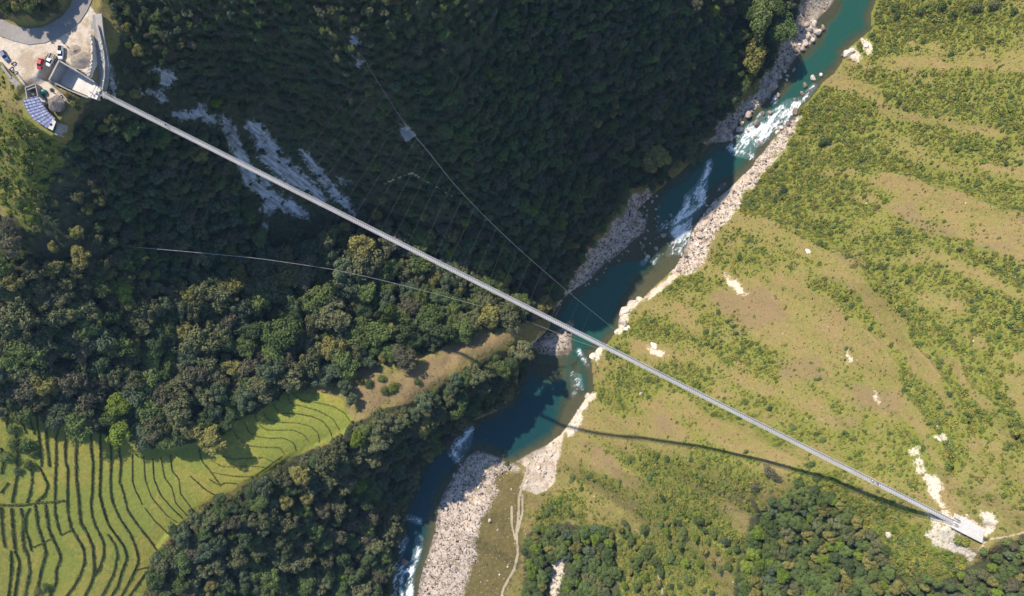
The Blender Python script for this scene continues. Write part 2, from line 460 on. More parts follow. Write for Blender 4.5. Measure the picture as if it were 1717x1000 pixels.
# ------------------------------------------------------------------ what covers the ground
GU, GV = seen(GX, GY, GH)
_wu = fbm(GX / 11, GY / 11, 3, 101) * 22 + fbm(GX / 3.2, GY / 3.2, 2, 103) * 8
_wv = fbm(GX / 11, GY / 11, 3, 111) * 22 + fbm(GX / 3.2, GY / 3.2, 2, 113) * 8
def pm(polys, soft, reach=40, warp=1.0):
    out = np.zeros(GU.shape)
    for p in polys:
        out = np.maximum(out, np.clip(0.5 + polysd(p, GU + warp * _wu, GV + warp * _wv, reach) / soft, 0, 1))
    return out
def lm(lines, soft):
    out = np.zeros(GU.shape)
    for L_, w in lines:
        out = np.maximum(out, np.clip(0.5 + (w - lined(L_, GU, GV, 30)) / soft, 0, 1))
    return out
GRAVEL = [
    [(895,760),(925,738),(942,735),(940,765),(932,800),(905,825),(885,815),(875,790)],
    [(1345,-60),(1420,-60),(1400,5),(1372,40),(1375,65),(1350,90),(1330,115),(1308,140),(1295,168),(1262,195),(1240,215),(1225,240),(1185,240),(1200,215),(1235,185),(1265,155),(1290,120),(1310,80),(1335,40)],
    [(1345,195),(1325,230),(1300,262),(1285,285),(1262,315),(1240,335),(1215,375),(1195,400),(1180,430),(1165,455),(1130,465),(1128,450),(1150,405),(1170,362),(1205,325),(1235,298),(1262,275),(1265,260),(1290,240),(1315,205)],
    [(1060,330),(1090,318),(1110,330),(1130,380),(1130,415),(1095,440),(1060,430),(1025,448),(995,475),(965,495),(945,505),(935,530),(925,520),(950,480),(975,450),(990,425),(1015,395),(1035,365)],
    [(785,760),(815,752),(850,778),(870,785),(850,800),(850,830),(830,850),(822,880),(815,930),(800,960),(785,1000),(780,1080),(680,1080),(695,1000),(712,940),(725,890),(735,835),(760,790)],
    [(893,582),(905,568),(925,558),(945,551),(953,538),(962,536),(960,552),(957,588),(950,596),(925,597),(905,594)]]
SAND = [
    [(-90,70),(0,60),(48,76),(97,64),(150,10),(160,25),(158,70),(155,130),(140,127),(98,101),(82,133),(96,150),(110,170),(100,176),(80,165),(60,145),(40,142),(25,125),(5,105),(-90,92)],
    [(1340,-60),(1420,-60),(1405,0),(1385,25),(1370,38),(1345,20),(1348,0)],
    [(860,770),(895,755),(925,735),(960,690),(985,662),(1000,655),(1000,668),(975,695),(965,712),(945,730),(942,760),(935,790),(930,815),(905,828),(885,822),(870,815),(890,790),(875,780)],
    [(1170,338),(1235,296),(1250,290),(1255,300),(1225,325),(1190,350)], [(1085,488),(1132,455),(1140,462),(1110,485),(1085,505)]]
PALE = [
    [(1548,800),(1570,795),(1582,815),(1575,830),(1583,850),(1595,865),(1605,872),(1620,862),(1640,880),(1660,885),(1672,895),(1660,910),(1645,905),(1625,905),(1605,895),(1600,905),(1615,920),(1640,935),(1632,948),(1610,935),(1590,925),(1565,918),(1560,905),(1552,898),(1565,880),(1556,862),(1580,868),(1575,845),(1558,825)],
    [(1535,780),(1550,775),(1552,795),(1540,796)],[(1640,860),(1665,862),(1678,885),(1668,900),(1650,880)],
    [(928,940),(948,938),(950,965),(938,985),(930,1005),(918,1005),(922,975)],
    [(1040,520),(1065,502),(1085,492),(1080,505),(1060,520),(1052,545),(1048,560),(1035,562),(1030,555)],
    [(990,590),(1020,578),(1012,592),(1000,610),(992,602)],[(1090,572),(1108,582),(1118,600),(1108,602),(1095,588)],
    [(1415,78),(1432,76),(1438,95),(1432,108),(1420,95)],[(1448,70),(1462,68),(1455,88),(1445,95)],[(1348,128),(1375,122),(1385,130),(1362,140)],
    [(960,690),(985,655),(1000,655),(990,675),(970,720),(960,735),(950,730)],
    [(1410,588),(1418,590),(1424,608),(1418,610)],[(1468,650),(1476,655),(1482,680),(1474,675)],[(1528,755),(1545,752),(1548,770),(1535,772)],
    
    [(1570,725),(1590,722),(1595,738),(1578,740)],[(1215,460),(1240,470),(1255,490),(1245,492),(1220,474)]]
SCREE = [
    [(370,195),(380,190),(398,215),(410,240),(425,265),(455,300),(480,330),(500,345),(520,370),(500,372),(470,350),(455,365),(440,355),(450,345),(432,320),(410,310),(398,275),(385,250),(372,215)],
    [(420,200),(445,205),(458,225),(475,245),(492,270),(505,290),(520,300),(535,320),(555,345),(535,345),(510,325),(470,300),(440,260),(432,235),(418,215)],
    [(505,248),(520,255),(530,275),(550,300),(570,320),(590,345),(600,370),(585,362),(565,340),(545,325),(520,295),(508,270)],
    [(290,190),(315,185),(340,172),(342,190),(360,195),(365,210),(350,215),(335,200),(310,205),(292,200)],
    [(255,115),(290,120),(300,135),(280,150),(262,135)],[(262,150),(280,152),(285,170),(270,175)],[(220,148),(260,150),(262,160),(225,158)],
    [(672,210),(688,208),(695,222),(690,238),(670,232)],[(575,300),(595,302),(590,310),(575,310)],[(588,62),(600,62),(602,75),(590,78)],
    [(595,92),(612,100),(608,112),(600,106)],[(180,105),(188,108),(198,165),(188,170),(178,130)],[(432,375),(445,372),(452,385),(440,390)]]
BAR = [[(835,800),(868,788),(885,800),(872,830),(880,870),(880,930),(860,965),(848,1000),(845,1080),(760,1080),(785,960),(795,930),(805,880),(825,845)]]
RIDGE = [(597,702),(640,684),(700,664),(760,628),(830,592),(886,562),(892,546),(850,548),(800,560),(760,580),(720,600),(685,622),(640,628),(600,645)]
SOIL = [RIDGE,[(1180,490),(1290,480),(1330,540),(1240,560)],[(1420,640),(1500,650),(1520,700),(1440,690)],[(1300,600),(1380,600),(1400,640),(1310,640)],[(1090,690),(1130,700),(1140,740),(1100,730)],[(1640,400),(1710,410),(1700,430),(1640,420)],[(1480,345),(1530,335),(1560,365),(1600,380),(1610,400),(1560,400),(1535,380),(1500,360)],[(970,740),(1000,745),(1035,770),(1050,820),(1020,800),(990,770)],
    [(1290,850),(1330,840),(1345,880),(1330,920),(1310,900)],[(640,640),(700,620),(750,600),(770,605),(730,630),(660,665)],[(1380,700),(1430,690),(1450,715),(1410,720)],
    [(1020,870),(1050,875),(1070,890),(1040,895)],[(1395,420),(1440,425),(1465,450),(1440,460),(1410,440)],[(680,165),(790,95),(800,150),(740,180)],[(600,610),(640,600),(650,640),(620,650)],
    [(60,120),(100,125),(75,150),(40,140)]]
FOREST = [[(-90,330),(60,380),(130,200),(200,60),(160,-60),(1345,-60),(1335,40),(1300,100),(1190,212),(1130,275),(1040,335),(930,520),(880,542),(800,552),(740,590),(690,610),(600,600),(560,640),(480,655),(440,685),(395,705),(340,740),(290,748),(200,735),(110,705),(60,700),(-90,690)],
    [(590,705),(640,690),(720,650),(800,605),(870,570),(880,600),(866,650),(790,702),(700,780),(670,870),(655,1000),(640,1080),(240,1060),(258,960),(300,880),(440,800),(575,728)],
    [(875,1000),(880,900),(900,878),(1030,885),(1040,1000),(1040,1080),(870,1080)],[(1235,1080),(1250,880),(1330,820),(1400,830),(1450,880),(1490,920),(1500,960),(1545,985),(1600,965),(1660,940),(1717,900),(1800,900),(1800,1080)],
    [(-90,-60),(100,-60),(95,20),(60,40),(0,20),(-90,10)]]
TRACK = [([(893,762),(880,800),(870,835),(869,870),(866,890),(868,930),(862,955),(845,985),(830,1040)], 1.4),([(876,830),(876,860),(868,892)], 1.2),([(858,850),(858,880),(864,905)], 1.0),
    ([(1640,925),(1655,905),(1690,900),(1717,893)], 1.0),([(640,310),(690,290),(760,330)], 0.8),([(1098,940),(1105,970),(1112,1000)], 1.2)]
m_gravel = pm(GRAVEL, 22, warp=.85); m_sand = np.maximum(pm(SAND[1:], 12, warp=.7), pm(SAND[:1], 4, warp=.25)); m_pale = pm(PALE, 12); m_scree = pm(SCREE, 22); m_bar = pm(BAR, 26)
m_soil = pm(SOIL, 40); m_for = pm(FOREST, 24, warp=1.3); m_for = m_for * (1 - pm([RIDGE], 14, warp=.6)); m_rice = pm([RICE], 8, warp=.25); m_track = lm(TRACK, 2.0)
# how green the open hillside is
LUSH = [(1600,30,160,60,.75),(1480,60,70,70,.7),(1400,200,100,70,.75),(1330,280,100,80,.85),(1290,350,90,60,.8),(1440,270,90,50,.85),(1560,170,170,80,.55),(1680,190,90,90,.5),(1600,260,110,40,.6),(1370,400,110,50,.65),(1260,430,60,30,.5),(1480,410,120,40,.6),(1560,470,150,50,.75),(1680,540,80,90,.8),(1590,560,80,60,.6),(1690,320,70,40,.4),(1600,660,70,60,.5),(1660,640,70,70,.5),(1560,740,70,50,.45),(1680,760,60,70,.3),(1130,640,90,40,.5),(1050,650,40,45,.65),(1220,690,70,30,.5),(1150,790,80,45,.65),(1170,860,90,50,.7),(1130,950,120,70,.8),(1320,740,70,30,.5),(1400,800,60,40,.7),(1250,800,50,60,.35),(1480,870,60,50,.7),(1030,570,45,35,.5),(930,860,40,40,.7),(1230,535,50,22,.55),(1540,930,60,60,.7),(1240,930,60,60,.55),(1000,800,60,30,.3),(20,260,90,70,.85),(60,330,80,60,.8),(30,400,60,60,.6),(1190,470,60,22,.4),(1100,530,60,22,.3),(1660,870,80,40,.35),(700,620,80,30,.2)]
m_lush = np.zeros(GU.shape)
for u, v, a, b, s in LUSH:
    m_lush = np.maximum(m_lush, s * np.exp(-(((GU - u) / a) ** 2 + ((GV - v) / b) ** 2) * 0.8))
_a = GX * 0.83 - GY * 0.55; _b = GX * 0.55 + GY * 0.83
_cu = GU + fbm(GX / 14, GY / 14, 3, 51) * 26; _cv = GV + fbm(GX / 14, GY / 14, 3, 53) * 26
for d, w in crest_field(_cu, _cv):
    m_lush = m_lush + w * (0.55 * np.exp(-((d - 20) / 13) ** 2) - 0.45 * np.exp(-((d + 8) / 11) ** 2))
m_lush = np.clip(np.clip(m_lush, 0, 1) * 0.95 + fbm(_b / 11, _a / 38, 4, 60) * 1.0 + fbm(GX / 4, GY / 4, 3, 66) * 0.55 + 0.15, 0, 1)

def grid_interp(A):
    C_ = A[iy0:iy0 + NY + 1, ix0:ix0 + NX + 1]
    def f(x, y):
        i = np.clip(np.round((np.asarray(x) - gx[ix0]) / GS).astype(int), 0, C_.shape[1] - 1)
        j = np.clip(np.round((np.asarray(y) - gy[iy0]) / GS).astype(int), 0, C_.shape[0] - 1)
        return C_[j, i]
    return f

ny, nx = GX.shape
idx = np.arange(nx * ny).reshape(ny, nx)
F = np.stack([idx[:-1, :-1], idx[:-1, 1:], idx[1:, 1:], idx[1:, :-1]], -1).reshape(-1, 4)
gm = np_mesh("ground", np.stack([GX, GY, GH], -1).reshape(-1, 3), F, None, True)
def cattr(me, name, chans):
    a = me.attributes.new(name, 'FLOAT_COLOR', 'POINT')
    d = np.stack([np.asarray(c_, np.float32).ravel() for c_ in chans], -1)
    if d.shape[1] == 3: d = np.c_[d, np.ones(len(d), np.float32)]
    a.data.foreach_set("color", d.astype(np.float32).ravel())
cattr(gm, "cover_a", (m_gravel, m_sand, m_rice))
cattr(gm, "cover_b", (m_pale, m_scree, m_bar))
cattr(gm, "cover_c", (m_soil, m_for, m_lush))
cattr(gm, "cover_d", (m_track, _right_side(GX, GY), np.clip(-GH / 2.6, 0, 1)))

def ground_mat():
    k = NT("ground_cover")
    p = k.pos()
    A_ = k.sep(k.attr("cover_a").outputs["Color"]); B_ = k.sep(k.attr("cover_b").outputs["Color"])
    C_ = k.sep(k.attr("cover_c").outputs["Color"]); D_ = k.sep(k.attr("cover_d").outputs["Color"])
    n1 = k.noise(p, 0.09, 5, 0.65); n2 = k.noise(p, 0.5, 5, 0.7); n3 = k.noise(p, 2.2, 3, 0.7); n4 = k.noise(p, 0.9, 2, 0.6)
    edge = k.math('ADD', k.math('MULTIPLY_ADD', n2, 1.0, -0.5), k.math('MULTIPLY_ADD', n3, 0.6, -0.3))
    def on_(m, lo_=0.42, hi_=0.58, w=0.9): return k.step(k.math('MULTIPLY_ADD', edge, w, m), lo_, hi_)
    dry = k.mix(k.step(n2, 0.35, 0.65), (0.245, 0.192, 0.064), (0.185, 0.172, 0.048))
    dry = k.mix(k.step(n1, 0.42, 0.62), dry, (0.245, 0.178, 0.072))
    dry = k.mul(dry, k.math('MULTIPLY_ADD', n3, 1.0, 0.5))
    green = k.mix(k.step(n3, 0.3, 0.7), (0.120, 0.145, 0.024), (0.215, 0.205, 0.040))
    green = k.mul(green, k.math('MULTIPLY_ADD', n2, 0.9, 0.55))
    g = k.step(k.math('ADD', C_[2], k.math('MULTIPLY', edge, 0.55)), 0.22, 0.62)
    col = k.mix(g, dry, green)
    soil = k.mix(k.step(n3, 0.35, 0.65), (0.25, 0.165, 0.085), (0.19, 0.135, 0.075))
    col = k.mix(k.math('MULTIPLY', on_(C_[0], 0.4, 0.8), 0.75), col, soil)
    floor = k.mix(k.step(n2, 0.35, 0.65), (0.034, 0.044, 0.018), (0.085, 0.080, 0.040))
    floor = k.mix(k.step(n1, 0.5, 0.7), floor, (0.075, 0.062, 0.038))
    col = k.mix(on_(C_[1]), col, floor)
    rice = k.mix(k.step(k.noise(p, 0.05, 3, 0.5), 0.44, 0.56), (0.235, 0.245, 0.042), (0.325, 0.262, 0.052))
    rice = k.mix(k.step(n2, 0.3, 0.75), rice, (0.185, 0.210, 0.040))
    rice = k.mul(rice, k.math('MULTIPLY_ADD', n3, 0.75, 0.62))
    col = k.mix(on_(A_[2], 0.45, 0.55, 0.3), col, rice)
    bar = k.mix(k.step(n2, 0.35, 0.65), (0.175, 0.125, 0.045), (0.115, 0.10, 0.032))
    vs = k.voro(p, 1.1, "Color"); vr = k.sep(vs)[0]
    vd = k.voro(p, 1.1)
    stone = k.mix(vr, (0.34, 0.25, 0.19), (0.64, 0.50, 0.395))
    stone = k.mul(stone, k.step(vd, 0.75, 0.35))
    stone = k.mix(k.step(n2, 0.4, 0.6), stone, (0.57, 0.465, 0.375))
    stone = k.mix(k.math('MULTIPLY', k.step(k.noise(p, 0.22, 4, 0.7), 0.52, 0.66), 0.8), stone, (0.24, 0.185, 0.10))
    col = k.mix(on_(A_[0], 0.42, 0.58, 0.9), col, stone)
    col = k.mix(on_(B_[2], 0.45, 0.7, 1.6), col, bar)
    sand = k.mix(n2, (0.50, 0.40, 0.30), (0.66, 0.55, 0.43))
    sand = k.mix(k.math('MULTIPLY', k.step(k.noise(p, 0.16, 5, 0.7), 0.45, 0.62), 0.75), sand, (0.36, 0.26, 0.165))
    col = k.mix(on_(A_[1], 0.42, 0.58, 0.5), col, sand)
    pale = k.mix(k.step(n3, 0.3, 0.7), (0.72, 0.62, 0.50), (0.50, 0.40, 0.29))
    pk = k.math('MULTIPLY', on_(B_[0], 0.42, 0.68, 1.6), k.step(k.noise(p, 0.6, 5, 0.75), 0.33, 0.50))
    col = k.mix(pk, col, pale)
    m0 = k.new("ShaderNodeMapping"); m0.inputs["Rotation"].default_value = (0, 0, R(44)); k.put(m0.inputs["Vector"], p)
    mp = k.new("ShaderNodeMapping"); mp.inputs["Scale"].default_value = (0.10, 0.8, 0.2); k.put(mp.inputs["Vector"], m0.outputs[0])
    streak = k.noise(mp.outputs[0], 1.0, 4, 0.6)
    scree = k.mix(k.step(streak, 0.35, 0.65), (0.24, 0.235, 0.23), (0.52, 0.505, 0.50))
    sk = k.math('MULTIPLY', on_(B_[1], 0.45, 0.7, 1.3), k.step(k.math('ADD', k.noise(p, 0.35, 5, 0.72), k.math('MULTIPLY', k.noise(p, 0.11, 3, 0.6), 0.6)), 0.54, 0.80))
    col = k.mix(sk, col, scree)
    col = k.mix(k.step(D_[0], 0.4, 0.6), col, (0.42, 0.34, 0.23))
    col = k.mix(k.step(D_[2], 0.02, 0.12), col, k.mix(n2, (0.27, 0.20, 0.11), (0.14, 0.12, 0.07)))
    zz = k.new("ShaderNodeSeparateXYZ"); k.put(zz.inputs[0], p)
    wet = k.step(k.math('MULTIPLY_ADD', n2, 0.5, zz.outputs[2]), 0.3, 0.75)      # stones are wet and dark at the waterline
    col = k.mul(col, k.math('MULTIPLY_ADD', wet, 0.52, 0.48))
    k.base(k.mul(col, k.math('MULTIPLY_ADD', n4, 0.5, 0.75)))
    k.bump(k.math('ADD', n2, k.math('MULTIPLY', n3, 0.5)), 0.6, 0.8)
    return k.m
gm.materials.append(ground_mat())
tag(link("ground", gm), "gorge hillsides, strands and valley floor", "ground", kind="structure")

# ------------------------------------------------------------------ the river
def river():
    st = 0.5
    wx = np.arange(-90, 250, st); wy = np.arange(-175, 215, st)
    WX, WY = np.meshgrid(wx, wy)
    sd = polysd(WATER, WX, WY, 30.0)
    keep = sd > -1.2
    keep[1:] |= keep[:-1]; keep[:, 1:] |= keep[:, :-1]
    U, V = seen(WX, WY, 0.0 * WX)
    foam = np.zeros(WX.shape)
    polys = [[(1345,165),(1330,200),(1300,225),(1265,250),(1262,266),(1245,262),(1228,258),(1220,245),(1240,235),(1250,215),(1275,200),(1300,185),(1320,170)],
             [(1192,270),(1185,300),(1184,340),(1166,370),(1162,400),(1142,425),(1118,427),(1128,402),(1112,382),(1130,370),(1145,350),(1150,330),(1170,310),(1183,285)],
             [(958,626),(972,630),(976,652),(960,648)], [(753,748),(772,722),(792,716),(787,748),(768,778),(755,762)]]
    for p_ in polys: foam = np.maximum(foam, np.clip(0.5 + polysd(p_, U, V, 20) / 10, 0, 1))
    for L_, w in [([(680,905),(668,935),(663,960),(662,1000)], 4),([(703,905),(698,935),(690,955),(686,1000)], 5),([(666,955),(690,962)], 4),([(686,868),(702,874)], 4),([(970,588),(985,612)], 2.5),([(1096,440),(1104,428)], 3),([(1340,175),(1365,145)], 4),([(672,1000),(674,960)],3),([(1190,275),(1170,330),(1150,400)], 4)]:
        foam = np.maximum(foam, np.clip(0.5 + (w - lined(L_, U, V, 20)) / 7, 0, 1))
    for bu, bv, bl_ in [(1267,209,22),(1279,191,16),(1288,191,16),(1263,232,14),(1214,310,10),(680,946,34),(1294,147,12),(968,653,12),(1085,433,12),(1240,222,10),(1150,388,18),(1135,400,18),(1303,163,12),(1112,378,12),(679,850,10)]:
        foam = np.maximum(foam, 0.8 * np.clip(0.5 + (3 - lined([(bu, bv), (bu - .62 * bl_, bv + .78 * bl_)], U, V, 20)) / 6, 0, 1))
    shal = np.zeros(WX.shape)   # shoals and submerged bars
    for p_ in [[(905,575),(960,536),(962,590),(950,640),(900,640),(870,600)],[(955,590),(975,600),(970,660),(990,670),(960,720),(930,735),(935,690),(950,640)],[(1010,440),(1060,400),(1120,370),(1140,420),(1110,470),(1080,500),(1040,520),(1055,470),(1090,440),(1050,440)],
               [(1230,300),(1190,330),(1165,340),(1200,310)],[(1090,330),(1110,345),(1090,370),(1070,355)],[(1400,0),(1385,40),(1370,60),(1390,40),(1410,10)],[(1330,110),(1310,150),(1300,170),(1330,140)]]:
        shal = np.maximum(shal, 0.75 * np.clip(0.5 + polysd(p_, U, V, 30) / 14, 0, 1))
    depth = np.clip(sd / 7.5, 0, 1) + fbm(WX / 7, WY / 7, 3, 80) * 0.5 * np.clip(sd / 2, 0, 1)
    depth = np.clip(depth - shal, 0, 1)
    pool = sstep(600, 680, V) * sstep(1000, 900, U)
    id_ = -np.ones(WX.shape, int); id_[keep] = np.arange(keep.sum())
    q = np.stack([id_[:-1, :-1], id_[:-1, 1:], id_[1:, 1:], id_[1:, :-1]], -1).reshape(-1, 4)
    q = q[(q >= 0).all(1)]
    rip = fbm(WX / 2.2, WY / 2.2, 3, 90) * 0.05 + foam * (fbm(WX / 1.6, WY / 1.6, 3, 95) * 0.9)
    rip = rip * np.clip(sd / 1.5, 0, 1)
    Vt = np.stack([WX[keep], WY[keep], rip[keep]], -1)
    me = np_mesh("river_water", Vt, q, None, True)
    cattr(me, "water", (foam[keep], depth[keep], pool[keep]))
    k = NT("river_water")
    w = k.sep(k.attr("water").outputs["Color"])
    p = k.pos()
    m0 = k.new("ShaderNodeMapping"); m0.inputs["Rotation"].default_value = (0, 0, R(-50)); k.put(m0.inputs["Vector"], p)
    mp = k.new("ShaderNodeMapping"); mp.inputs["Scale"].default_value = (0.38, 1.0, 1.0); k.put(mp.inputs["Vector"], m0.outputs[0])
    f1 = k.noise(mp.outputs[0], 0.8, 6, 0.72, 1.4); f2 = k.noise(p, 1.6, 3, 0.6)
    fo = k.step(k.math('ADD', k.math('MULTIPLY', w[0], 0.6), k.math('ADD', k.math('MULTIPLY_ADD', f1, 2.6, -1.3), k.math('MULTIPLY_ADD', k.noise(mp.outputs[0], 0.22, 3, 0.6, 0.8), 2.4, -1.2))), 0.30, 0.85)
    fo = k.math('MULTIPLY', fo, k.step(w[0], 0.02, 0.3))
    deep = k.mix(w[2], (0.018, 0.078, 0.055), (0.010, 0.048, 0.050))  # lower pool darker and bluer: bluff shade and sky reflection painted in
    shallow = (0.085, 0.105, 0.052)
    bed = k.noise(p, 0.32, 5, 0.7)
    d = k.step(k.math('ADD', w[1], k.math('ADD', k.math('MULTIPLY_ADD', f2, 0.5, -0.25), k.math('MULTIPLY_ADD', bed, 0.9, -0.45))), 0.1, 0.9)
    col = k.mix(d, shallow, deep)
    sm = k.math('MULTIPLY', k.step(w[0], 0.0, 0.5), 0.35)
    col = k.mix(sm, col, (0.20, 0.30, 0.29))
    col = k.mix(fo, col, (0.80, 0.82, 0.80))
    k.base(col)
    k.put(k.b.inputs["Roughness"], k.math('MULTIPLY_ADD', fo, 0.6, 0.16))
    k.b.inputs["IOR"].default_value = 1.33
    k.b.inputs["Specular IOR Level"].default_value = 0.5
    al = k.math('MAXIMUM', k.math('MULTIPLY_ADD', d, 0.62, 0.36), fo)
    k.put(k.b.inputs["Alpha"], al)
    k.bump(k.math('ADD', f1, k.math('MULTIPLY', f2, 0.4)), 0.35, 0.3)
    me.materials.append(k.m)
    tag(link("river_water", me), "green river running through the gorge", "river", kind="structure")
river()

# ------------------------------------------------------------------ shared materials
M_CONC = rough_mat("weathered_concrete", (0.40, 0.36, 0.32), (0.29, 0.265, 0.24), 0.35, 3.0)
M_CONC_PALE = rough_mat("pale_concrete", (0.66, 0.60, 0.53), (0.52, 0.47, 0.41), 0.3, 2.5)
M_STONE = rough_mat("stone_masonry", (0.34, 0.31, 0.28), (0.24, 0.215, 0.19), 0.8, 4.0, bump=0.6)
M_STEEL = rough_mat("galvanised_steel", (0.40, 0.39, 0.40), (0.31, 0.305, 0.31), 0.5, 5.0, rough=0.6, bump=0.0)
M_CABLE = rough_mat("steel_cable", (0.52, 0.49, 0.44), (0.42, 0.40, 0.37), 0.5, 5.0, rough=0.6, bump=0.0)
M_TIE = rough_mat("thin_tie_wire", (0.20, 0.19, 0.15), (0.16, 0.15, 0.12), 0.5, 5.0, rough=0.7, bump=0.0)
M_ASPH = rough_mat("dusty_asphalt", (0.235, 0.205, 0.185), (0.30, 0.265, 0.235), 0.12, 1.5, coord='pos')
M_BLACK = rough_mat("black_rubber", (0.02, 0.02, 0.022), (0.03, 0.03, 0.03), 2, 10, bump=0)
M_GLASS = rough_mat("dark_glass", (0.02, 0.025, 0.03), (0.03, 0.035, 0.04), 1, 3, rough=0.12, bump=0)
M_WOOD = rough_mat("old_timber", (0.20, 0.12, 0.075), (0.13, 0.085, 0.055), 1.5, 8)
M_THATCH = rough_mat("grey_thatch", (0.21, 0.175, 0.15), (0.13, 0.11, 0.10), 1.2, 9, bump=0.8)
M_SOIL = rough_mat("grey_rubble_soil", (0.32, 0.255, 0.19), (0.22, 0.185, 0.15), 0.8, 3.5, bump=0.9)
M_ROCK = None
def rock_mat(name, a, b):
    k = NT(name); v = k.obj(); rnd = k.new("ShaderNodeObjectInfo").outputs["Random"]
    n = k.noise(v, 1.3, 5, 0.65); f = k.noise(v, 6, 3, 0.6)
    col = k.mix(k.step(n, 0.35, 0.65), a, b)
    k.base(k.mul(col, k.math('ADD', k.math('MULTIPLY_ADD', rnd, 0.5, 0.45), k.math('MULTIPLY', f, 0.6))))
    k.bump(k.math('ADD', n, f), 0.6, 0.15)
    return k.m
M_ROCK = rock_mat("grey_river_rock", (0.49, 0.39, 0.32), (0.32, 0.26, 0.22))
M_ROCKB = rock_mat("brown_river_rock", (0.27, 0.20, 0.155), (0.17, 0.135, 0.11))
M_ROCKW = rock_mat("white_limestone", (0.74, 0.64, 0.54), (0.46, 0.385, 0.32))
def paint(name, col, rough=0.35):
    k = NT(name); n = k.noise(k.obj(), 2.5, 4, 0.6)
    k.base(k.mul(k.mix(0.0, col, col), k.math('MULTIPLY_ADD', n, 0.35, 0.8)))
    k.b.inputs["Roughness"].default_value = rough; k.b.inputs["Specular IOR Level"].default_value = 0.5
    return k.m
M_WHITE = paint("white_car_paint", (0.78, 0.77, 0.75)); M_RED = paint("red_car_paint", (0.46, 0.02, 0.022))
M_BLUEP = paint("blue_paint", (0.08, 0.12, 0.26)); M_LAMP = paint("lamp_lens", (0.6, 0.55, 0.45), 0.15)
M_TEAL = paint("teal_plastic", (0.03, 0.22, 0.19), 0.45)

def part(mb, name, mat, root, smooth=False):
    o = mb.build(name, mat, root, smooth)
    o.location = -root.location
    return o

# ------------------------------------------------------------------ the suspension footbridge
A3 = Vector(at(171, 157, 135.3)); B3 = Vector(at(1604, 878, 135.3))
SAG = 12.5
bridge = empty("suspension_footbridge", A3)
tag(bridge, "long grey steel suspension footbridge crossing the whole gorge", "footbridge")
bdir = Vector((B3.x - A3.x, B3.y - A3.y, 0)); BLEN = bdir.length; bdir.normalize()
bnor = Vector((-bdir.y, bdir.x, 0))
def bp(t, side=0.0, up=0.0):
    p = A3.lerp(B3, t); p.z -= 4 * SAG * t * (1 - t)
    return p + bnor * side + Vector((0, 0, up))
def strip(sections, name, mat, root, n=170, t0=0.0, t1=1.0):
    """lofts a cross-section (side, up) list along the bridge"""
    mb = MB()
    for sec in sections:
        mb.loft([[tuple(bp(t0 + (t1 - t0) * i / n, s, u)) for s, u in sec] for i in range(n + 1)])
    return part(mb, name, mat, root)
def sq(s, u, r): return [(s - r, u - r), (s + r, u - r), (s + r, u + r), (s - r, u + r)]
def deck_mat():
    k = NT("steel_grating_deck"); v = k.obj()
    w = k.new("ShaderNodeTexWave", bands_direction='X'); k.put(w.inputs["Vector"], v); w.inputs["Scale"].default_value = 0.42; w.inputs["Distortion"].default_value = 0.4
    n = k.noise(v, 0.05, 4, 0.7); f = k.noise(v, 3, 3, 0.6)
    col = k.mix(k.step(n, 0.3, 0.7), (0.33, 0.305, 0.295), (0.40, 0.385, 0.385))
    k.base(k.mul(col, k.math('ADD', k.math('MULTIPLY_ADD', w.outputs["Fac"], 0.34, 0.52), k.math('MULTIPLY', f, 0.5))))
    k.b.inputs["Roughness"].default_value = 0.65
    return k.m
strip([[(-0.58, 0), (0.58, 0), (0.58, 0.05), (-0.58, 0.05)]], "deck", deck_mat(), bridge)
strip([sq(s, -0.12, 0.035) for s in (-0.7, -0.5, 0.5, 0.7)], "deck_cables", M_CABLE, bridge)
strip([sq(-0.84, 1.25, 0.045)], "handrail_cable", M_CABLE, bridge)
strip([sq(0.84, 1.25, 0.045)], "handrail_cable", M_CABLE, bridge)
for sg in (-1, 1):
    # woven wire sides: upright and slanting wires between deck and handrail
    n = int(BLEN / 0.44); T = np.arange(n + 1) / n
    ax, ay, az = [np.array([bp(t)[i] for t in T]) for i in range(3)]
    V = []; Fq = []
    def ribbon(i0, s0, u0, s1, u1, r=0.016):
        pass
    bx, by = bnor.x * sg, bnor.y * sg; dx, dy = bdir.x * 0.02, bdir.y * 0.02
    for k_, (o0, o1) in enumerate([(0, 1), (1, 0)]):
        i0 = np.arange(0, n) + o0; i1 = np.arange(0, n) + o1
        lo0 = np.stack([ax[i0] + bx * .66 - dx, ay[i0] + by * .66 - dy, az[i0] + .02], -1); lo1 = lo0 + [2 * dx, 2 * dy, 0]
        hi0 = np.stack([ax[i1] + bx * .83 - dx, ay[i1] + by * .83 - dy, az[i1] + 1.22], -1); hi1 = hi0 + [2 * dx, 2 * dy, 0]
        b0 = sum(len(v) for v in V)
        V.append(np.stack([lo0, lo1, hi1, hi0], 1).reshape(-1, 3))
        Fq.append(np.arange(n * 4).reshape(-1, 4) + b0)
    me = np_mesh("railing_net", np.concatenate(V) - np.array(A3), np.concatenate(Fq), M_STEEL)
    link("railing_net", me, bridge)
    strip([sq(sg * (0.66 + 0.055 * j), 0.3 * j, 0.018) for j in (1, 2, 3)], "railing_wires", M_STEEL, bridge)
NF = 98
mb = MB()
for sg in (-1, 1):
    mb.bar((0, sg * 0.70, -0.1), (0, sg * 0.84, 1.27), 0.03)
mb.box((0, 0, -0.06), (0.09, 1.5, 0.08))
fm = mb.build("suspender_frame", M_STEEL, mesh_only=True)
for i in range(NF):
    t = (i + 0.5) / NF
    o = link("suspender_frame", fm, bridge, bp(t) - A3)
    o.rotation_euler = (0, 0, math.atan2(bdir.y, bdir.x))

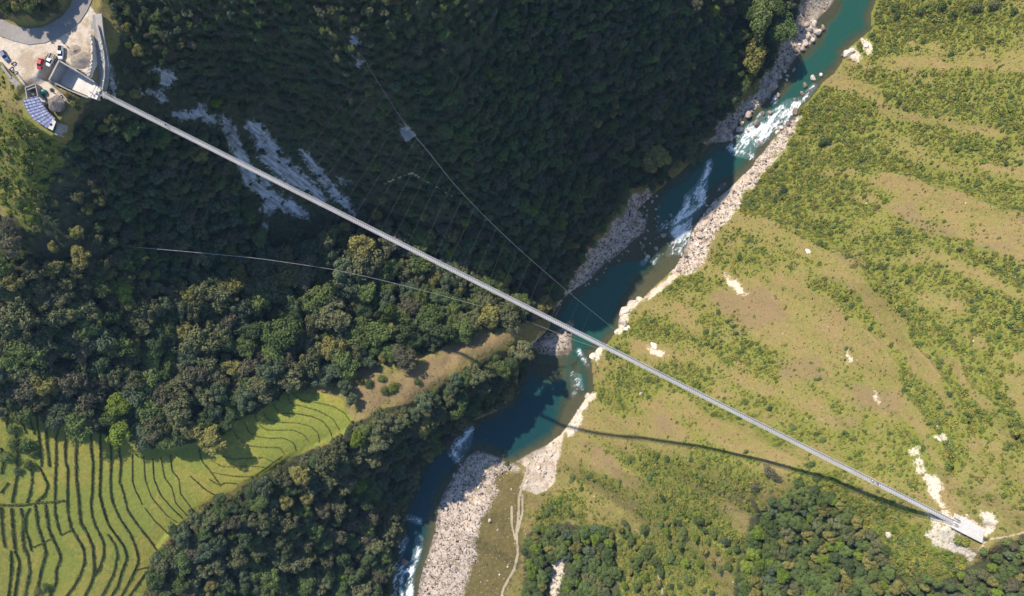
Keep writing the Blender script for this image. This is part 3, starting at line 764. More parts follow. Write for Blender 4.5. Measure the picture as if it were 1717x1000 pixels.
def cable_run(pxs, zends, bow):
    pts = []
    L_ = np.r_[0, np.cumsum(np.hypot(*np.diff(np.array(pxs, float), axis=0).T))]; L_ /= L_[-1]
    for (u, v), t in zip(pxs, L_):
        z = zends[0] + (zends[1] - zends[0]) * t + bow * 4 * t * (1 - t)
        pts.append(at(u, v, z))
    pts = np.array(pts); tt = np.linspace(0, 1, 60)
    sm = np.stack([np.interp(tt, L_, pts[:, i]) for i in range(3)], -1)
    for _ in range(4): sm[1:-1] = (sm[:-2] + 2 * sm[1:-1] + sm[2:]) / 4
    return sm
za = on1(597, 76).z + 1.0; zb = on1(1036, 557).z + 0.8
NC = cable_run([(597,74),(604,90),(640,148),(683,215),(715,250),(760,308),(816,367),(870,418),(920,462),(965,500),(1006,533),(1036,557)], (za, zb), 16)
za = on1(215, 415).z + 2.0; zb = on1(1000, 583).z + 0.8
SC = cable_run([(205,413),(300,421),(430,433),(560,452),(640,470),(720,490),(800,512),(850,526),(916,551),(962,571),(1000,583)], (za, zb), 14)
def tube(pts, r, name, root):
    mb = MB()
    for a, b in zip(pts[:-1], pts[1:]): mb.bar(a, b, r, 5)
    return part(mb, name, M_CABLE, root)
tube(NC[14:], 0.07, "wind_cable", bridge); tube(NC[:15], 0.028, "wind_cable", bridge); tube(SC, 0.075, "wind_cable", bridge)
def tie(bu, cu, cable):
    t = (bu - 171) / (1604 - 171)
    pu = np.array([seen(*p)[0] for p in cable])
    q = [np.interp(cu, pu, cable[:, i]) for i in range(3)]
    mb = MB(); mb.bar(bp(t, 0, -0.1), q, 0.02, 4)
    part(mb, "wind_tie", M_TIE, bridge)
for bu in np.arange(462, 1000, 23.5):
    tie(bu, np.interp(bu, [450, 500, 556, 600, 650, 698, 768, 817, 950, 973, 995], [612, 642, 672, 697, 728, 760, 816, 851, 966, 986, 1006]), NC)
for bu in np.arange(330, 985, 46):
    tie(bu, np.interp(bu, [300, 500, 924, 970], [235, 452, 916, 962]), SC)

# ------------------------------------------------------------------ anchorages
def ppx(poly, z): return [tuple(p[:2]) for p in at(*np.array(poly, float).T, z)]
anch = empty("bridge_anchorage", at(125, 140, 133.6)[()] if False else Vector(at(125, 140, 133.6)))
tag(anch, "sunken walled concrete anchorage pit beside the parked vehicles", "bridge anchorage")
mb = MB(); mb.prism(ppx([(97.5,102),(159,138),(150,162),(82,134.5)], 134.1), 133.2, 134.1); part(mb, "pit_floor", M_CONC_PALE, anch)
def wall_px(pts, w, name, mat, root, z0):
    mb = MB(); Q = [at(u, v, z) for u, v, z in pts]
    mb.wall([q[:2] for q in Q], w, [z0] * len(Q) if np.isscalar(z0) else z0, [q[2] for q in Q]); return part(mb, name, mat, root)
wall_px([(99,101,139.3),(82,134,139.3)], 0.55, "end_wall", M_CONC, anch, 133.0)
wall_px([(99.7,102.3,139.2),(130,120,138.7),(158,137.5,136.8)], 0.5, "side_wall", M_CONC, anch, 133.0)
wall_px([(82.8,135,138.6),(115,151,136.6),(147,164,135.4)], 0.5, "side_wall", M_CONC, anch, 131.0)
for a, b in [(0.0, 0.3), (0.36, 0.62), (0.68, 1.0)]:
    def q(s, e): return ((158 + s * 11) * (1 - e) + (147 + s * 15) * e, (139 + s * 12) * (1 - e) + (162.5 + s * 4.5) * e)
    mb = MB(); mb.prism(ppx([q(a, 0), q(b, 0), q(b, 1), q(a, 1)], 135.1), 133.0, 135.1); part(mb, "cable_block", M_CONC_PALE, anch)
for u, v in [(161.5,151.5),(165,153.5),(159.5,155.5)]:
    p = at(u, v, 135.6); mb = MB(); mb.box((p[0], p[1], 135.45), (1.0, 0.6, 0.75), -0.47, 0.05); part(mb, "saddle_block", M_CONC_PALE, anch)
for sg in (-1, 1):
    p = bp(0.006, sg * 1.1); mb = MB(); mb.box((p.x, p.y, 135.9), (0.35, 0.35, 1.6), -0.47, 0.03); part(mb, "cable_post", M_CONC, anch)

anr = empty("bridge_anchorage", Vector(at(1626, 887, 134.0)))
tag(anr, "pale flat concrete anchorage slab on the bare white hillside", "bridge anchorage")
mb = MB(); mb.prism(ppx([(1617,868.5),(1651,888.5),(1647,911),(1604.5,889.5)], 136.0), 131.0, 136.0); part(mb, "slab", M_CONC_PALE, anr)
for a, b in [(0.0, 0.42), (0.5, 1.0)]:
    def q(s, e): return ((1605.5 + s * 10.5) * (1 - e) + (1596 + s * 8) * e, (863 + s * 5) * (1 - e) + (885 + s * 4) * e)
    for e0, e1 in [(0.0, 0.3), (0.36, 0.64), (0.7, 1.0)]:
        mb = MB(); mb.prism(ppx([q(a, e0), q(b, e0), q(b, e1), q(a, e1)], 135.7), 131.0, 135.7); part(mb, "cable_block", M_CONC_PALE, anr)
for u, v in [(1607.5,874.3),(1604.5,881.5)]:
    p = at(u, v, 136.0); mb = MB(); mb.box((p[0], p[1], 136.0), (1.1, 0.35, 0.7), -0.47, 0.04); part(mb, "saddle_block", M_CONC, anr)
mb = MB(); p = on1(595, 71); mb.box((p.x, p.y, p.z + 0.3), (2.6, 1.5, 1.8), 0.5, 0.08); mb.box((p.x + .3, p.y - .9, p.z + 0.1), (1.0, 0.5, 1.0), 0.5, 0.05)
tag(mb.build("cable_anchor_block", M_CONC), "small pale concrete cable block on the dark upper hillside", "anchor block")
mb = MB(); p = on1(683, 222)
mb.box((p.x, p.y, p.z - 0.3), (5.0, 5.5, 2.2), 0.55, 0.12); mb.box((p.x - 1.2, p.y + 3.6, p.z + 0.4), (2.2, 2.0, 1.6), 0.55, 0.1)
tag(mb.build("cable_anchor_block", M_CONC), "large grey concrete pad under the upstream wind cable", "anchor block")

# ------------------------------------------------------------------ road, ramp and walls on the plateau
def sheet(name, poly, z, mat, label, cuts=3):
    mb = MB(); mb.prism(ppx(poly, z), z - 0.5, z)
    o = mb.build(name, mat); tag(o, label, "road", kind="structure"); return o
sheet("road", [(-120,-8),(-40,15),(0,31),(17,40),(34,46),(48,48),(70,46.5),(91,36),(106,26),(118,10),(124,-10),(150,-70),(176,-70),(158,-12),(152,5),(146,18),(134,36),(116,52),(97,64),(74,72),(48,75),(20,68),(-10,56),(-60,40),(-120,18)], 138.55, M_ASPH, "dusty grey asphalt road bending round the hill")
Rm = at(*np.array([(158,24,138.5),(160,45,138.4),(163,68,138.0),(167.5,90,137.2),(170,108,136.5),(169.5,128,135.8),(165.5,148,135.2)]).T)
def strip_on(pts, w0, w1, thick):
    mb = MB(); V2 = [Vector((p[0], p[1])) for p in pts]; rings = []
    for i, p in enumerate(V2):
        t = (V2[min(i + 1, len(V2) - 1)] - V2[max(i - 1, 0)]).normalized(); nn = Vector((-t.y, t.x))
        a = p + nn * w0; b = p + nn * w1; z = pts[i][2]
        rings.append([(a.x, a.y, z - thick), (b.x, b.y, z - thick), (b.x, b.y, z), (a.x, a.y, z)])
    mb.loft(rings); return mb
tag(strip_on(Rm, 0.25, 2.6, 0.8).build("ramp", M_CONC), "concrete ramp down to the bridge head", "ramp", kind="structure")
tag(strip_on(Rm - [0, 0, .35], -2.3, 0.2, 0.8).build("ramp", rough_mat("paved_ramp", (0.30, 0.275, 0.255), (0.24, 0.22, 0.21), 0.4, 4)), "lower lane of the concrete ramp", "ramp", kind="structure")
par = empty("parapet_wall", Vector(at(154, 100, 138.3)))
tag(par, "pale parapet wall with square posts along the dusty yard edge", "parapet wall")
PW = [(152,58,139.3),(154,70,139.3),(154,102,139.3),(152,116,139.2),(148.5,129,139.0)]
wall_px(PW, 0.35, "wall", M_CONC_PALE, par, 135.0)
for f in np.linspace(0.05, 0.97, 9):
    i = f * (len(PW) - 1); j = min(int(i), len(PW) - 2); a = np.array(PW[j]) * (1 - i + j) + np.array(PW[j + 1]) * (i - j)
    p = at(*a); mb = MB(); mb.box((p[0], p[1], p[2] + 0.25), (0.5, 0.5, 0.6), 0, 0.04); part(mb, "post", M_CONC_PALE, par)
par = empty("parapet_wall", Vector(at(174, 100, 136)))
tag(par, "grey outer parapet wall above the dark cliff beside the ramp", "parapet wall")
wall_px([(163,42,139.3),(168,62,139.0),(173.5,88,138.0),(175.5,108,137.3),(174.5,130,136.7),(171,151,136.2)], 0.35, "wall", M_CONC, par, 128.0)
for u, v, z in [(170,72,138.9),(172,82,138.6),(174.5,98,138.0),(175.3,112,137.5),(174,136,136.8)]:
    p = at(u, v, z); mb = MB(); mb.box((p[0], p[1], p[2]), (0.45, 0.45, 0.7), 0.2, 0.04); part(mb, "post", M_CONC_PALE, par)
def solid_wall(pts, w, label, z0, mat=M_STONE, name="stone_wall"):
    mb = MB(); Q = [at(u, v, z) for u, v, z in pts]
    mb.wall([q[:2] for q in Q], w, z0 if not np.isscalar(z0) else [z0] * len(Q), [q[2] for q in Q])
    return tag(mb.build(name, mat), label, "wall")
solid_wall([(2,110,139.3),(10,121,139.2),(18,131,139.0)], 0.9, "long thin stone retaining wall beside the motorbikes", 133)
solid_wall([(17.5,131,138.8),(25,138,138.6),(31,144,138.4)], 1.9, "broad stone wall stub above the green slope", 133)
solid_wall([(30,126,138.9),(36,134,138.9),(41,142,138.9)], 0.4, "low dark kerb wall along the yard's lower corner", 136, M_CONC, "kerb_wall")
solid_wall([(80,137,138.4),(92,148,138.0),(104,158,137.5),(112,168,137.2)], 0.45, "low stone wall by the footpath above the thatched hut", 135)
solid_wall([(62,161,138.0),(68,167,137.6),(74,174,137.3)], 1.6, "short pale masonry platform beside the blue roof", 135, M_CONC_PALE, "masonry_platform")
# roofless store
rs = empty("roofless_store", Vector(at(52, 155, 136.4)))
tag(rs, "small roofless concrete store with open top beside the yard", "store")
for pts, nm in [([(42,147,139.0),(59,141,139.0)], "wall"), ([(59,141,139.0),(63,161,139.0)], "wall"), ([(42,147,139.0),(45.5,166,139.0)], "wall"), ([(43.5,152,138.6),(60,145.5,138.6)], "beam")]:
    wall_px(pts, 0.3, nm, M_CONC, rs, 136.2 if nm == "wall" else [138.3, 138.3])
for u, v in [(50,156),(55,158)]:
    p = at(u, v, 136.9); mb = MB(); mb.box((p[0], p[1], 136.8), (1.0, 0.8, 0.9), 0.4, 0.06); part(mb, "stored_block", M_CONC_PALE, rs)

# blue-roofed shed: three roof bays bending round the hut yard
shed = empty("shed", Vector(at(66, 192, 135.8)))
tag(shed, "curved open shed under patched blue sheet roofing with timber battens", "shed")
def blue_mat():
    k = NT("patched_blue_sheet"); v = k.obj()
    n = k.noise(v, 0.9, 4, 0.7); f = k.noise(v, 5, 3, 0.6)
    w = k.new("ShaderNodeTexWave", bands_direction='DIAGONAL'); k.put(w.inputs["Vector"], v); w.inputs["Scale"].default_value = 1.6
    col = k.mix(k.step(n, 0.42, 0.6), (0.17, 0.22, 0.44), (0.40, 0.43, 0.56))
    col = k.mix(k.step(f, 0.55, 0.75), col, (0.25, 0.21, 0.2))
    k.base(k.mul(col, k.math('MULTIPLY_ADD', w.outputs["Fac"], 0.3, 0.75))); k.b.inputs["Roughness"].default_value = 0.55
    return k.m
M_BLUE = blue_mat()
inn = [(64,161),(72,176),(82,189),(93,199)]; out = [(36.5,167),(43,184),(56,201),(80,216)]
ZI, ZO = 139.4, 138.5
for i in range(3):
    mb = MB(); Q = [at(*inn[i], ZI), at(*inn[i + 1], ZI), at(*out[i + 1], ZO), at(*out[i], ZO)]
    mb.prism([tuple(q_[:2]) for q_ in Q], [q_[2] - 0.1 for q_ in Q], [q_[2] for q_ in Q]); part(mb, "roof_sheet", M_BLUE, shed)
for f in (0.04, 0.3, 0.55, 0.8, 0.97):
    mb = MB(); L_ = [at(a[0] * (1 - f) + b[0] * f, a[1] * (1 - f) + b[1] * f, ZI * (1 - f) + ZO * f + 0.09) for a, b in zip(inn, out)]
    for a, b in zip(L_[:-1], L_[1:]): mb.bar(a, b, 0.07)
    part(mb, "batten", M_WOOD, shed)
for g in np.linspace(0.05, 2.95, 11):
    i = min(int(g), 2); r_ = g - i
    a = np.array(inn[i]) * (1 - r_) + np.array(inn[i + 1]) * r_; b = np.array(out[i]) * (1 - r_) + np.array(out[i + 1]) * r_
    mb = MB(); mb.bar(at(*a, ZI + 0.18), at(*b, ZO + 0.18), 0.07); part(mb, "rafter_pole", M_WOOD, shed)
for (u, v), z in [(p_, ZI) for p_ in inn] + [(p_, ZO) for p_ in out]:
    p = at(u, v, z); mb = MB(); mb.bar((p[0], p[1], 134.0), (p[0], p[1], z - 0.1), 0.09); part(mb, "post", M_WOOD, shed)
mb = MB(); Q = [at(88,200,139.5), at(94,204,139.5), at(88,219,138.7), at(80.5,215,138.7)]
mb.prism([tuple(q_[:2]) for q_ in Q], [q_[2] - 0.1 for q_ in Q], [q_[2] for q_ in Q]); gs = part(mb, "grey_roof_sheet", M_CONC_PALE, shed)
mb = MB(); p = at(85.5, 209, 139.15); mb.box((p[0], p[1], 139.12), (0.9, 0.7, 0.12), 0.5, 0.02); sk = part(mb, "skylight", M_GLASS, shed)
solid_wall([(97.5,206,137.6),(97,216,137.2),(93,226,136.8)], 1.1, "pale concrete end ledge past the blue shed", 133, M_CONC, "concrete_ledge")

# round thatched hut
hut = empty("thatched_hut", Vector(at(93, 175, 136.3)))
tag(hut, "round hut with a grey thatched cone roof beside the shed", "hut")
hx, hy = at(93, 174, 138.5)[:2]
mb = MB(); rings = []
for i, (r_, z) in enumerate([(3.0, 137.95), (2.85, 138.25), (2.2, 138.75), (1.4, 139.3), (0.6, 139.85), (0.12, 140.15)]):
    rings.append([(hx + r_ * (1 + 0.06 * math.sin(5 * a + i) + 0.04 * math.sin(11 * a)) * math.cos(a), hy + r_ * (1 + 0.06 * math.sin(5 * a + i)) * math.sin(a), z + 0.06 * math.sin(7 * a)) for a in np.linspace(0, 2 * math.pi, 28, endpoint=False)])
mb.loft(rings); part(mb, "thatch_roof", M_THATCH, hut)
mb = MB(); mb.loft([[(hx + 2.2 * math.cos(a), hy + 2.2 * math.sin(a), z) for a in np.linspace(0, 2 * math.pi, 24, endpoint=False)] for z in (135.8, 138.2)]); part(mb, "mud_wall", rough_mat("mud_wall", (0.3, 0.2, 0.12), (0.24, 0.16, 0.1)), hut)
mb = MB(); mb.box((hx + 1.5, hy + 1.6, 137.2), (0.9, 0.12, 1.8), 2.4); part(mb, "door", M_WOOD, hut)

def mound(u, v, r_, h_, label, seed, mat=M_SOIL, sx=1.0):
    p = on1(u, v); k_ = 26; V = []; Fq = []
    for i in range(k_):
        for j in range(k_):
            x = (i / (k_ - 1) * 2 - 1); y = (j / (k_ - 1) * 2 - 1); d = math.hypot(x, y)
            z = max(0, 1 - d ** 1.5) * h_ * (1 + 0.9 * float(fbm(x * 2.2 + seed, y * 2.2, 3, seed))) + float(fbm(x * 7, y * 7, 2, seed + 3)) * 0.25 * (d < 1)
            V.append((p.x + x * r_ * sx, p.y + y * r_, p.z + z - 0.06))
    for i in range(k_ - 1):
        for j in range(k_ - 1):
            a = i * k_ + j; Fq.append((a, a + k_, a + k_ + 1, a + 1))
    return tag(link("rubble_heap", np_mesh("rubble_heap", V, Fq, mat, True)), label, "rubble heap")
mound(126, 86, 2.3, 1.1, "smaller grey rubble heap beside the white pickup truck", 3)
mound(136, 101, 3.3, 1.5, "larger grey rubble heap against the parapet wall", 8, sx=1.2)

# ------------------------------------------------------------------ vehicles
def wheels(root, xs, y, r_):
    t = MB(); t.bar((0, -0.1, 0), (0, 0.1, 0), r_, 16); tm = t.build("tyre", M_BLACK, mesh_only=True)
    t = MB(); t.bar((0, -0.11, 0), (0, 0.11, 0), r_ * 0.58, 12); rm = t.build("rim", M_STEEL, mesh_only=True)
    for x in xs:
        for sg in (-1, 1):
            w = empty("wheel"); w.parent = root; w.location = (x, sg * y, r_)
            link("tyre", tm, w); link("rim", rm, w)
def ring(x, hw, z0, z1, ins=0.9):
    return [(x, -hw, z0), (x, hw, z0), (x, hw * 1.0, (z0 + z1) / 2), (x, hw * ins, z1), (x, -hw * ins, z1), (x, -hw, (z0 + z1) / 2)]
def vehicle(name, label, cat, u, v, z, heading, paint_, bed=False, cargo=None):
    p = at(u, v, z); root = empty(name, p, heading); tag(root, label, cat)
    L_ = 2.35 if bed else 2.05
    mb = MB()
    if bed: prof = [(-L_, .8, .5, .98), (-.35, .86, .45, 1.0), (-.2, .86, .4, 1.02), (1.2, .86, .4, 1.0), (1.9, .84, .4, .95), (L_, .72, .45, .72)]
    else: prof = [(-L_, .7, .5, .85), (-1.75, .8, .42, .98), (-.9, .83, .4, 1.0), (.9, .83, .4, .96), (1.6, .8, .42, .88), (L_, .68, .48, .68)]
    mb.loft([ring(*q_) for q_ in prof]); mb.build("body", paint_, root)
    mb = MB()
    if bed: cab = [(-.3, .78, 1.0, 1.55), (0.05, .78, 1.0, 1.62), (.75, .78, 1.0, 1.58), (1.35, .76, 1.0, 1.04)]
    else: cab = [(-1.75, .72, .98, 1.02), (-1.25, .76, .98, 1.42), (.1, .76, .98, 1.42), (.95, .76, .96, 1.0)]
    mb.loft([ring(x, hw, z0, z1, 0.82) for x, hw, z0, z1 in cab]); mb.build("windows", M_GLASS, root)
    mb = MB()
    if bed: mb.box((0.2, 0, 1.63), (1.0, 1.32, 0.07), 0, 0.03)
    else: mb.box((-0.55, 0, 1.44), (1.45, 1.3, 0.07), 0, 0.03)
    mb.build("roof", paint_, root)
    if bed:
        mb = MB(); mb.box((-1.33, 0, 1.0), (1.95, 1.5, 0.05)); mb.build("load_floor", M_BLACK if cargo is None else M_SOIL, root)
        for sg in (-1, 1):
            mb = MB(); mb.box((-1.33, sg * 0.8, 1.2), (2.0, 0.08, 0.45), 0, 0.02); mb.build("side_panel", paint_, root)
        mb = MB(); mb.box((-2.33, 0, 1.18), (0.07, 1.6, 0.42), 0, 0.02); mb.build("tailgate", paint_, root)
    for sg in (-1, 1):
        mb = MB(); mb.box((L_ - 0.06, sg * 0.55, 0.66), (0.14, 0.26, 0.14), 0, 0.02); mb.build("headlight", M_LAMP, root)
        mb = MB(); mb.box((0.75 if bed else 0.65, sg * 0.92, 1.05), (0.12, 0.2, 0.14), 0, 0.02); mb.build("mirror", paint_, root)
    wheels(root, (-1.35, 1.3), 0.78, 0.32)
    return root
ZY = 138.32
vehicle("parked_car", "red hatchback car parked in the dusty yard", "car", 69.5, 108.5, ZY, R(-103), M_RED)
vehicle("pickup_truck", "white pickup with a loaded bed parked beside the red car", "pickup truck", 87, 102, ZY, R(-117), M_WHITE, True, 1)
vehicle("pickup_truck", "white pickup with an empty bed parked beside the rubble heap", "pickup truck", 104, 89.5, ZY, R(-93), M_WHITE, True)
vehicle("jeep", "dark blue vehicle parked in tree shade at the yard's left edge", "car", 10, 95, ZY, R(-60), M_BLUEP)
for mm, lab in (("loose earth and sacks", 0),):
    p = at(90.5, 95.0, 139.4); mb = MB()
    for i in range(7):
        mb.box((p[0] + random.uniform(-.7, .7), p[1] + random.uniform(-.6, .6), 139.5 + random.uniform(0, .15)), (.5, .35, .25), random.uniform(0, 3), .06)
    tag(mb.build("sack_load", rough_mat("ochre_sacks", (0.35, 0.24, 0.07), (0.2, 0.19, 0.1))), "ochre sacks heaped in the back of the loaded pickup", "cargo")
def motorbike(u, v, z, rz, label, colr):
    root = empty("motorbike", at(u, v, z), rz); tag(root, label, "motorbike", "motorbikes by the yard wall")
    for x in (-.65, .65):
        mb = MB(); mb.bar((x, -.05, .3), (x, .05, .3), .3, 14); mb.build("wheel", M_BLACK, root)
    mb = MB(); mb.loft([[(x, -w, z0), (x, w, z0), (x, w * .7, z1), (x, -w * .7, z1)] for x, w, z0, z1 in [(-.2, .12, .35, .75), (.15, .17, .35, .95), (.45, .1, .5, .9)]]); mb.build("tank", colr, root)
    mb = MB(); mb.box((-.4, 0, .78), (.75, .26, .1), 0, .03); mb.build("seat", M_BLACK, root)
    mb = MB(); mb.bar((.5, -.36, 1.02), (.5, .36, 1.02), .03); mb.bar((.5, 0, 1.0), (.65, 0, .3), .04); mb.build("handlebar", M_STEEL, root)
motorbike(24, 107, ZY, 0.6, "black motorbike standing in shade nearest the dark blue vehicle", M_BLACK)
motorbike(20, 116, ZY, 1.0, "grey motorbike standing closest to the thin stone wall", M_STEEL)
motorbike(26, 122, ZY, 0.3, "blue motorbike at the lower end of the shaded row", M_BLUEP)
motorbike(101.5, 163, 136.35, 0.7, "blue and white motorbike standing outside the thatched hut", M_BLUEP)
def dome(u, v, z, r_, h_, label):
    p = at(u, v, z + h_); mb = MB(); rings = []
    for r2, zz in [(1.0, 0.0), (1.02, .3), (.85, .7), (.5, .93), (.08, 1.0)]:
        rings.append([(p[0] + r_ * r2 * math.cos(a), p[1] + r_ * r2 * math.sin(a), z + h_ * zz) for a in np.linspace(0, 2 * math.pi, 18, endpoint=False)])
    mb.loft(rings); mb.bar((p[0], p[1], z + h_ * .95), (p[0], p[1], z + h_ * 1.12), .18, 10)
    tag(mb.build("water_tank", M_TEAL, smooth=False), label, "water tank")
dome(70.5, 153, 136.4, 0.95, 1.5, "large teal water tank among shrubs above the hut")
dome(43, 144, 137.0, 0.5, 0.9, "small teal water tank at the corner of the roofless store")

# ------------------------------------------------------------------ people
def person_mesh():
    J = {"p": (0, 0, .95), "c": (0, .02, 1.22), "n": (0, .02, 1.46), "h": (0, .04, 1.56), "t": (0, .05, 1.70),
         "sl": (-.19, .02, 1.40), "el": (-.25, .10, 1.14), "wl": (-.24, .26, .96), "sr": (.19, .02, 1.40), "er": (.26, -.08, 1.14), "wr": (.26, -.02, .90),
         "hl": (-.10, 0, .90), "kl": (-.11, .16, .50), "al": (-.11, .10, .09), "fl": (-.11, .26, .04), "hr": (.10, 0, .90), "kr": (.11, -.02, .48), "ar": (.11, -.24, .12), "fr": (.11, -.10, .04)}
    Rr = {"p": .15, "c": .16, "n": .06, "h": .085, "t": .085, "sl": .07, "el": .045, "wl": .033, "sr": .07, "er": .045, "wr": .033, "hl": .095, "kl": .06, "al": .045, "fl": .04, "hr": .095, "kr": .06, "ar": .045, "fr": .04}
    E_ = ["pc", "cn", "nh", "ht", ("c", "sl"), ("sl", "el"), ("el", "wl"), ("c", "sr"), ("sr", "er"), ("er", "wr"), ("p", "hl"), ("hl", "kl"), ("kl", "al"), ("al", "fl"), ("p", "hr"), ("hr", "kr"), ("kr", "ar"), ("ar", "fr")]
    ks = list(J); V = [J[k_] for k_ in ks]; Ed = [(ks.index(e[0]), ks.index(e[1])) for e in E_]
    for w, sx in (("wl", -1), ("wr", 1)):   # five fingers
        b = J[w]; pi_ = len(V); V.append((b[0], b[1] + .03, b[2] - .07)); ks.append(w + "palm"); Rr[w + "palm"] = .03; Ed.append((ks.index(w), pi_))
        for f in range(5):
            V.append((b[0] + sx * (.015 if f else -.04), b[1] + .03 + (f - 2.5) * .02, b[2] - (.15 - abs(f - 3) * .012 if f else .10))); nm = w + str(f); ks.append(nm); Rr[nm] = .009; Ed.append((pi_, len(V) - 1))
    me = bpy.data.meshes.new("body"); me.from_pydata(V, Ed, [])
    o = link("person_build", me); sk_ = o.modifiers.new("s", 'SKIN'); o.modifiers.new("u", 'SUBSURF').levels = 1
    for i, k_ in enumerate(ks):
        me.skin_vertices[0].data[i].radius = (Rr[k_],) * 2; me.skin_vertices[0].data[i].use_root = (k_ == "p")
    dg = bpy.context.evaluated_depsgraph_get(); out_ = bpy.data.meshes.new_from_object(o.evaluated_get(dg))
    bpy.data.objects.remove(o)
    out_.materials.clear()
    for m in ("skin", "shirt", "trousers"): out_.materials.append(None)
    for f in out_.polygons:
        z = f.center.z; x = abs(f.center.x)
        f.material_index = 2 if z < .97 and x < .22 else (1 if z < 1.47 and not (x > .2 and z < 1.12) else 0)
        f.use_smooth = True
    return out_
PM = person_mesh()
M_SKIN = rough_mat("skin", (0.26, 0.15, 0.09), (0.24, 0.14, 0.085), bump=0); M_HAIR = rough_mat("black_hair", (0.015, 0.012, 0.01), (0.02, 0.016, 0.012))
def cloth(n, c_): return rough_mat(n, c_, tuple(x * .8 for x in c_), 3, 12, bump=0)
CL = {"red": cloth("red_cloth", (.55, .04, .05)), "white": cloth("white_cloth", (.75, .73, .72)), "blue": cloth("blue_cloth", (.04, .2, .55)), "dark": cloth("dark_cloth", (.03, .035, .06)), "grey": cloth("grey_cloth", (.2, .2, .22))}
hb = MB(); bmesh.ops.create_icosphere(hb.bm, subdivisions=2, radius=.105, matrix=Matrix.Translation((0, .035, 1.685)) @ Matrix.Diagonal((.95, 1.05, .8, 1))); HM = hb.build("hair", M_HAIR, mesh_only=True, smooth=True)
def person(loc, rz, shirt, trou, label):
    root = empty("person", loc, rz); tag(root, label, "person")
    b = link("body", PM, root)
    for sl, m in zip(b.material_slots, (M_SKIN, CL[shirt], CL[trou])): sl.link = 'OBJECT'; sl.material = m
    link("hair", HM, root)
    return root
ba = math.atan2(bdir.y, bdir.x) - math.pi / 2
def on_bridge(u, side=0.0): return bp((u - 171) / (1604 - 171), side, 0.06)
person(on_bridge(1470, .15), ba, "white", "grey", "person in white walking on the bridge near its right end")
person(on_bridge(1479, .1), ba, "red", "dark", "person in a red top on the bridge near its right end")
person(on_bridge(1482, -.3), ba, "white", "blue", "person in white and blue walking just behind the red top")
person(on_bridge(272, .1), ba + math.pi, "dark", "dark", "person in dark clothes walking near the bridge's left end")
person(at(163, 79, 137.9), 2.9, "blue", "dark", "person in blue on the upper half of the ramp")
person(at(171.5, 97, 136.9), 3.0, "blue", "grey", "person in blue leaning at the outer parapet halfway down the ramp")
person(at(155, 157, 135.1), 1.0, "white", "blue", "person in white standing on the left anchorage blocks")
person(at(95, 158.5, 136.35), 1.0, "red", "dark", "person in red on the footpath above the thatched hut")
person(at(111, 76, ZY), .4, "dark", "grey", "person in dark clothes standing on the yard behind the pickup")

# ------------------------------------------------------------------ foliage
LM = [leaf_mat("leaf_dark_green", (0.062, 0.096, 0.038), (0.092, 0.114, 0.046)),
      leaf_mat("leaf_olive_grey", (0.118, 0.132, 0.056), (0.155, 0.150, 0.070)),
      leaf_mat("leaf_mid_green", (0.090, 0.136, 0.040), (0.140, 0.165, 0.050)),
      leaf_mat("leaf_bright_lime", (0.125, 0.185, 0.024), (0.170, 0.205, 0.032)),
      leaf_mat("leaf_yellow_olive", (0.195, 0.185, 0.050), (0.225, 0.195, 0.066)),
      leaf_mat("leaf_brown_olive", (0.112, 0.105, 0.060), (0.135, 0.120, 0.070)),
      leaf_mat("leaf_blue_green", (0.085, 0.118, 0.066), (0.112, 0.135, 0.068))]
COLN = ["dark green", "olive grey", "mid green", "lime green", "yellowish", "brownish", "blue green"]
M_BARK = rough_mat("grey_bark", (0.15, 0.125, 0.10), (0.10, 0.085, 0.07), 1, 6)
M_DRY = rough_mat("bare_twig", (0.30, 0.245, 0.22), (0.22, 0.18, 0.165), 1, 6, bump=0)
M_TUSS = leaf_mat("dry_tussock", (0.27, 0.205, 0.070), (0.32, 0.23, 0.095))
M_SCRUBY = leaf_mat("yellow_scrub", (0.20, 0.205, 0.038), (0.27, 0.235, 0.055)); M_SCRUBG = leaf_mat("green_scrub", (0.125, 0.165, 0.036), (0.185, 0.205, 0.045))

def leaves(n, seed, lobes, lobe_r, squash, leaf, jitter=0.55, low=-0.25):
    g = np.random.default_rng(seed)
    # lobe centres spread over a lumpy dome
    d = g.normal(size=(lobes, 3)); d[:, 2] = np.abs(d[:, 2]) * 0.9 + low * 0.6; d /= np.linalg.norm(d, axis=1)[:, None]
    az = np.arctan2(d[:, 1], d[:, 0]); ph = g.uniform(0, 6.28, 3)
    rad = g.uniform(0.30, 0.90, lobes) ** 0.7 * (1 + .20 * np.cos(2 * az + ph[0]) + .17 * np.cos(3 * az + ph[1]) + .10 * np.cos(5 * az + ph[2]))
    c_ = d * rad[:, None] * (1 - lobe_r * 0.75); c_[:, :2] *= 1 + 0.12 * g.normal(size=(1, 2)); c_[:, 2] *= squash
    out_ = g.random(lobes) < .22; c_[out_, :2] *= 1.22
    lr = lobe_r * g.uniform(0.5, 1.4, lobes)
    w = lr ** 2; k = g.choice(lobes, n, p=w / w.sum())
    e = g.normal(size=(n, 3)); e[:, 2] = e[:, 2] * 0.8 + 0.45; e /= np.linalg.norm(e, axis=1)[:, None]
    p = c_[k] + e * (lr[k] * g.uniform(0.72, 1.06, n))[:, None] * [1, 1, 0.85]
    nn = e + g.normal(size=(n, 3)) * jitter; nn /= np.linalg.norm(nn, axis=1)[:, None]
    t = np.cross(nn, g.normal(size=(n, 3))); t /= np.linalg.norm(t, axis=1)[:, None] + 1e-9
    b = np.cross(nn, t)
    s = leaf * g.uniform(0.6, 1.35, n)[:, None]
    V = np.stack([p - t * s, p - b * s * 0.62 + nn * s * .12, p + t * s, p + b * s * 0.62 + nn * s * .12], 1).reshape(-1, 3)
    return V, np.arange(n * 4).reshape(-1, 4)

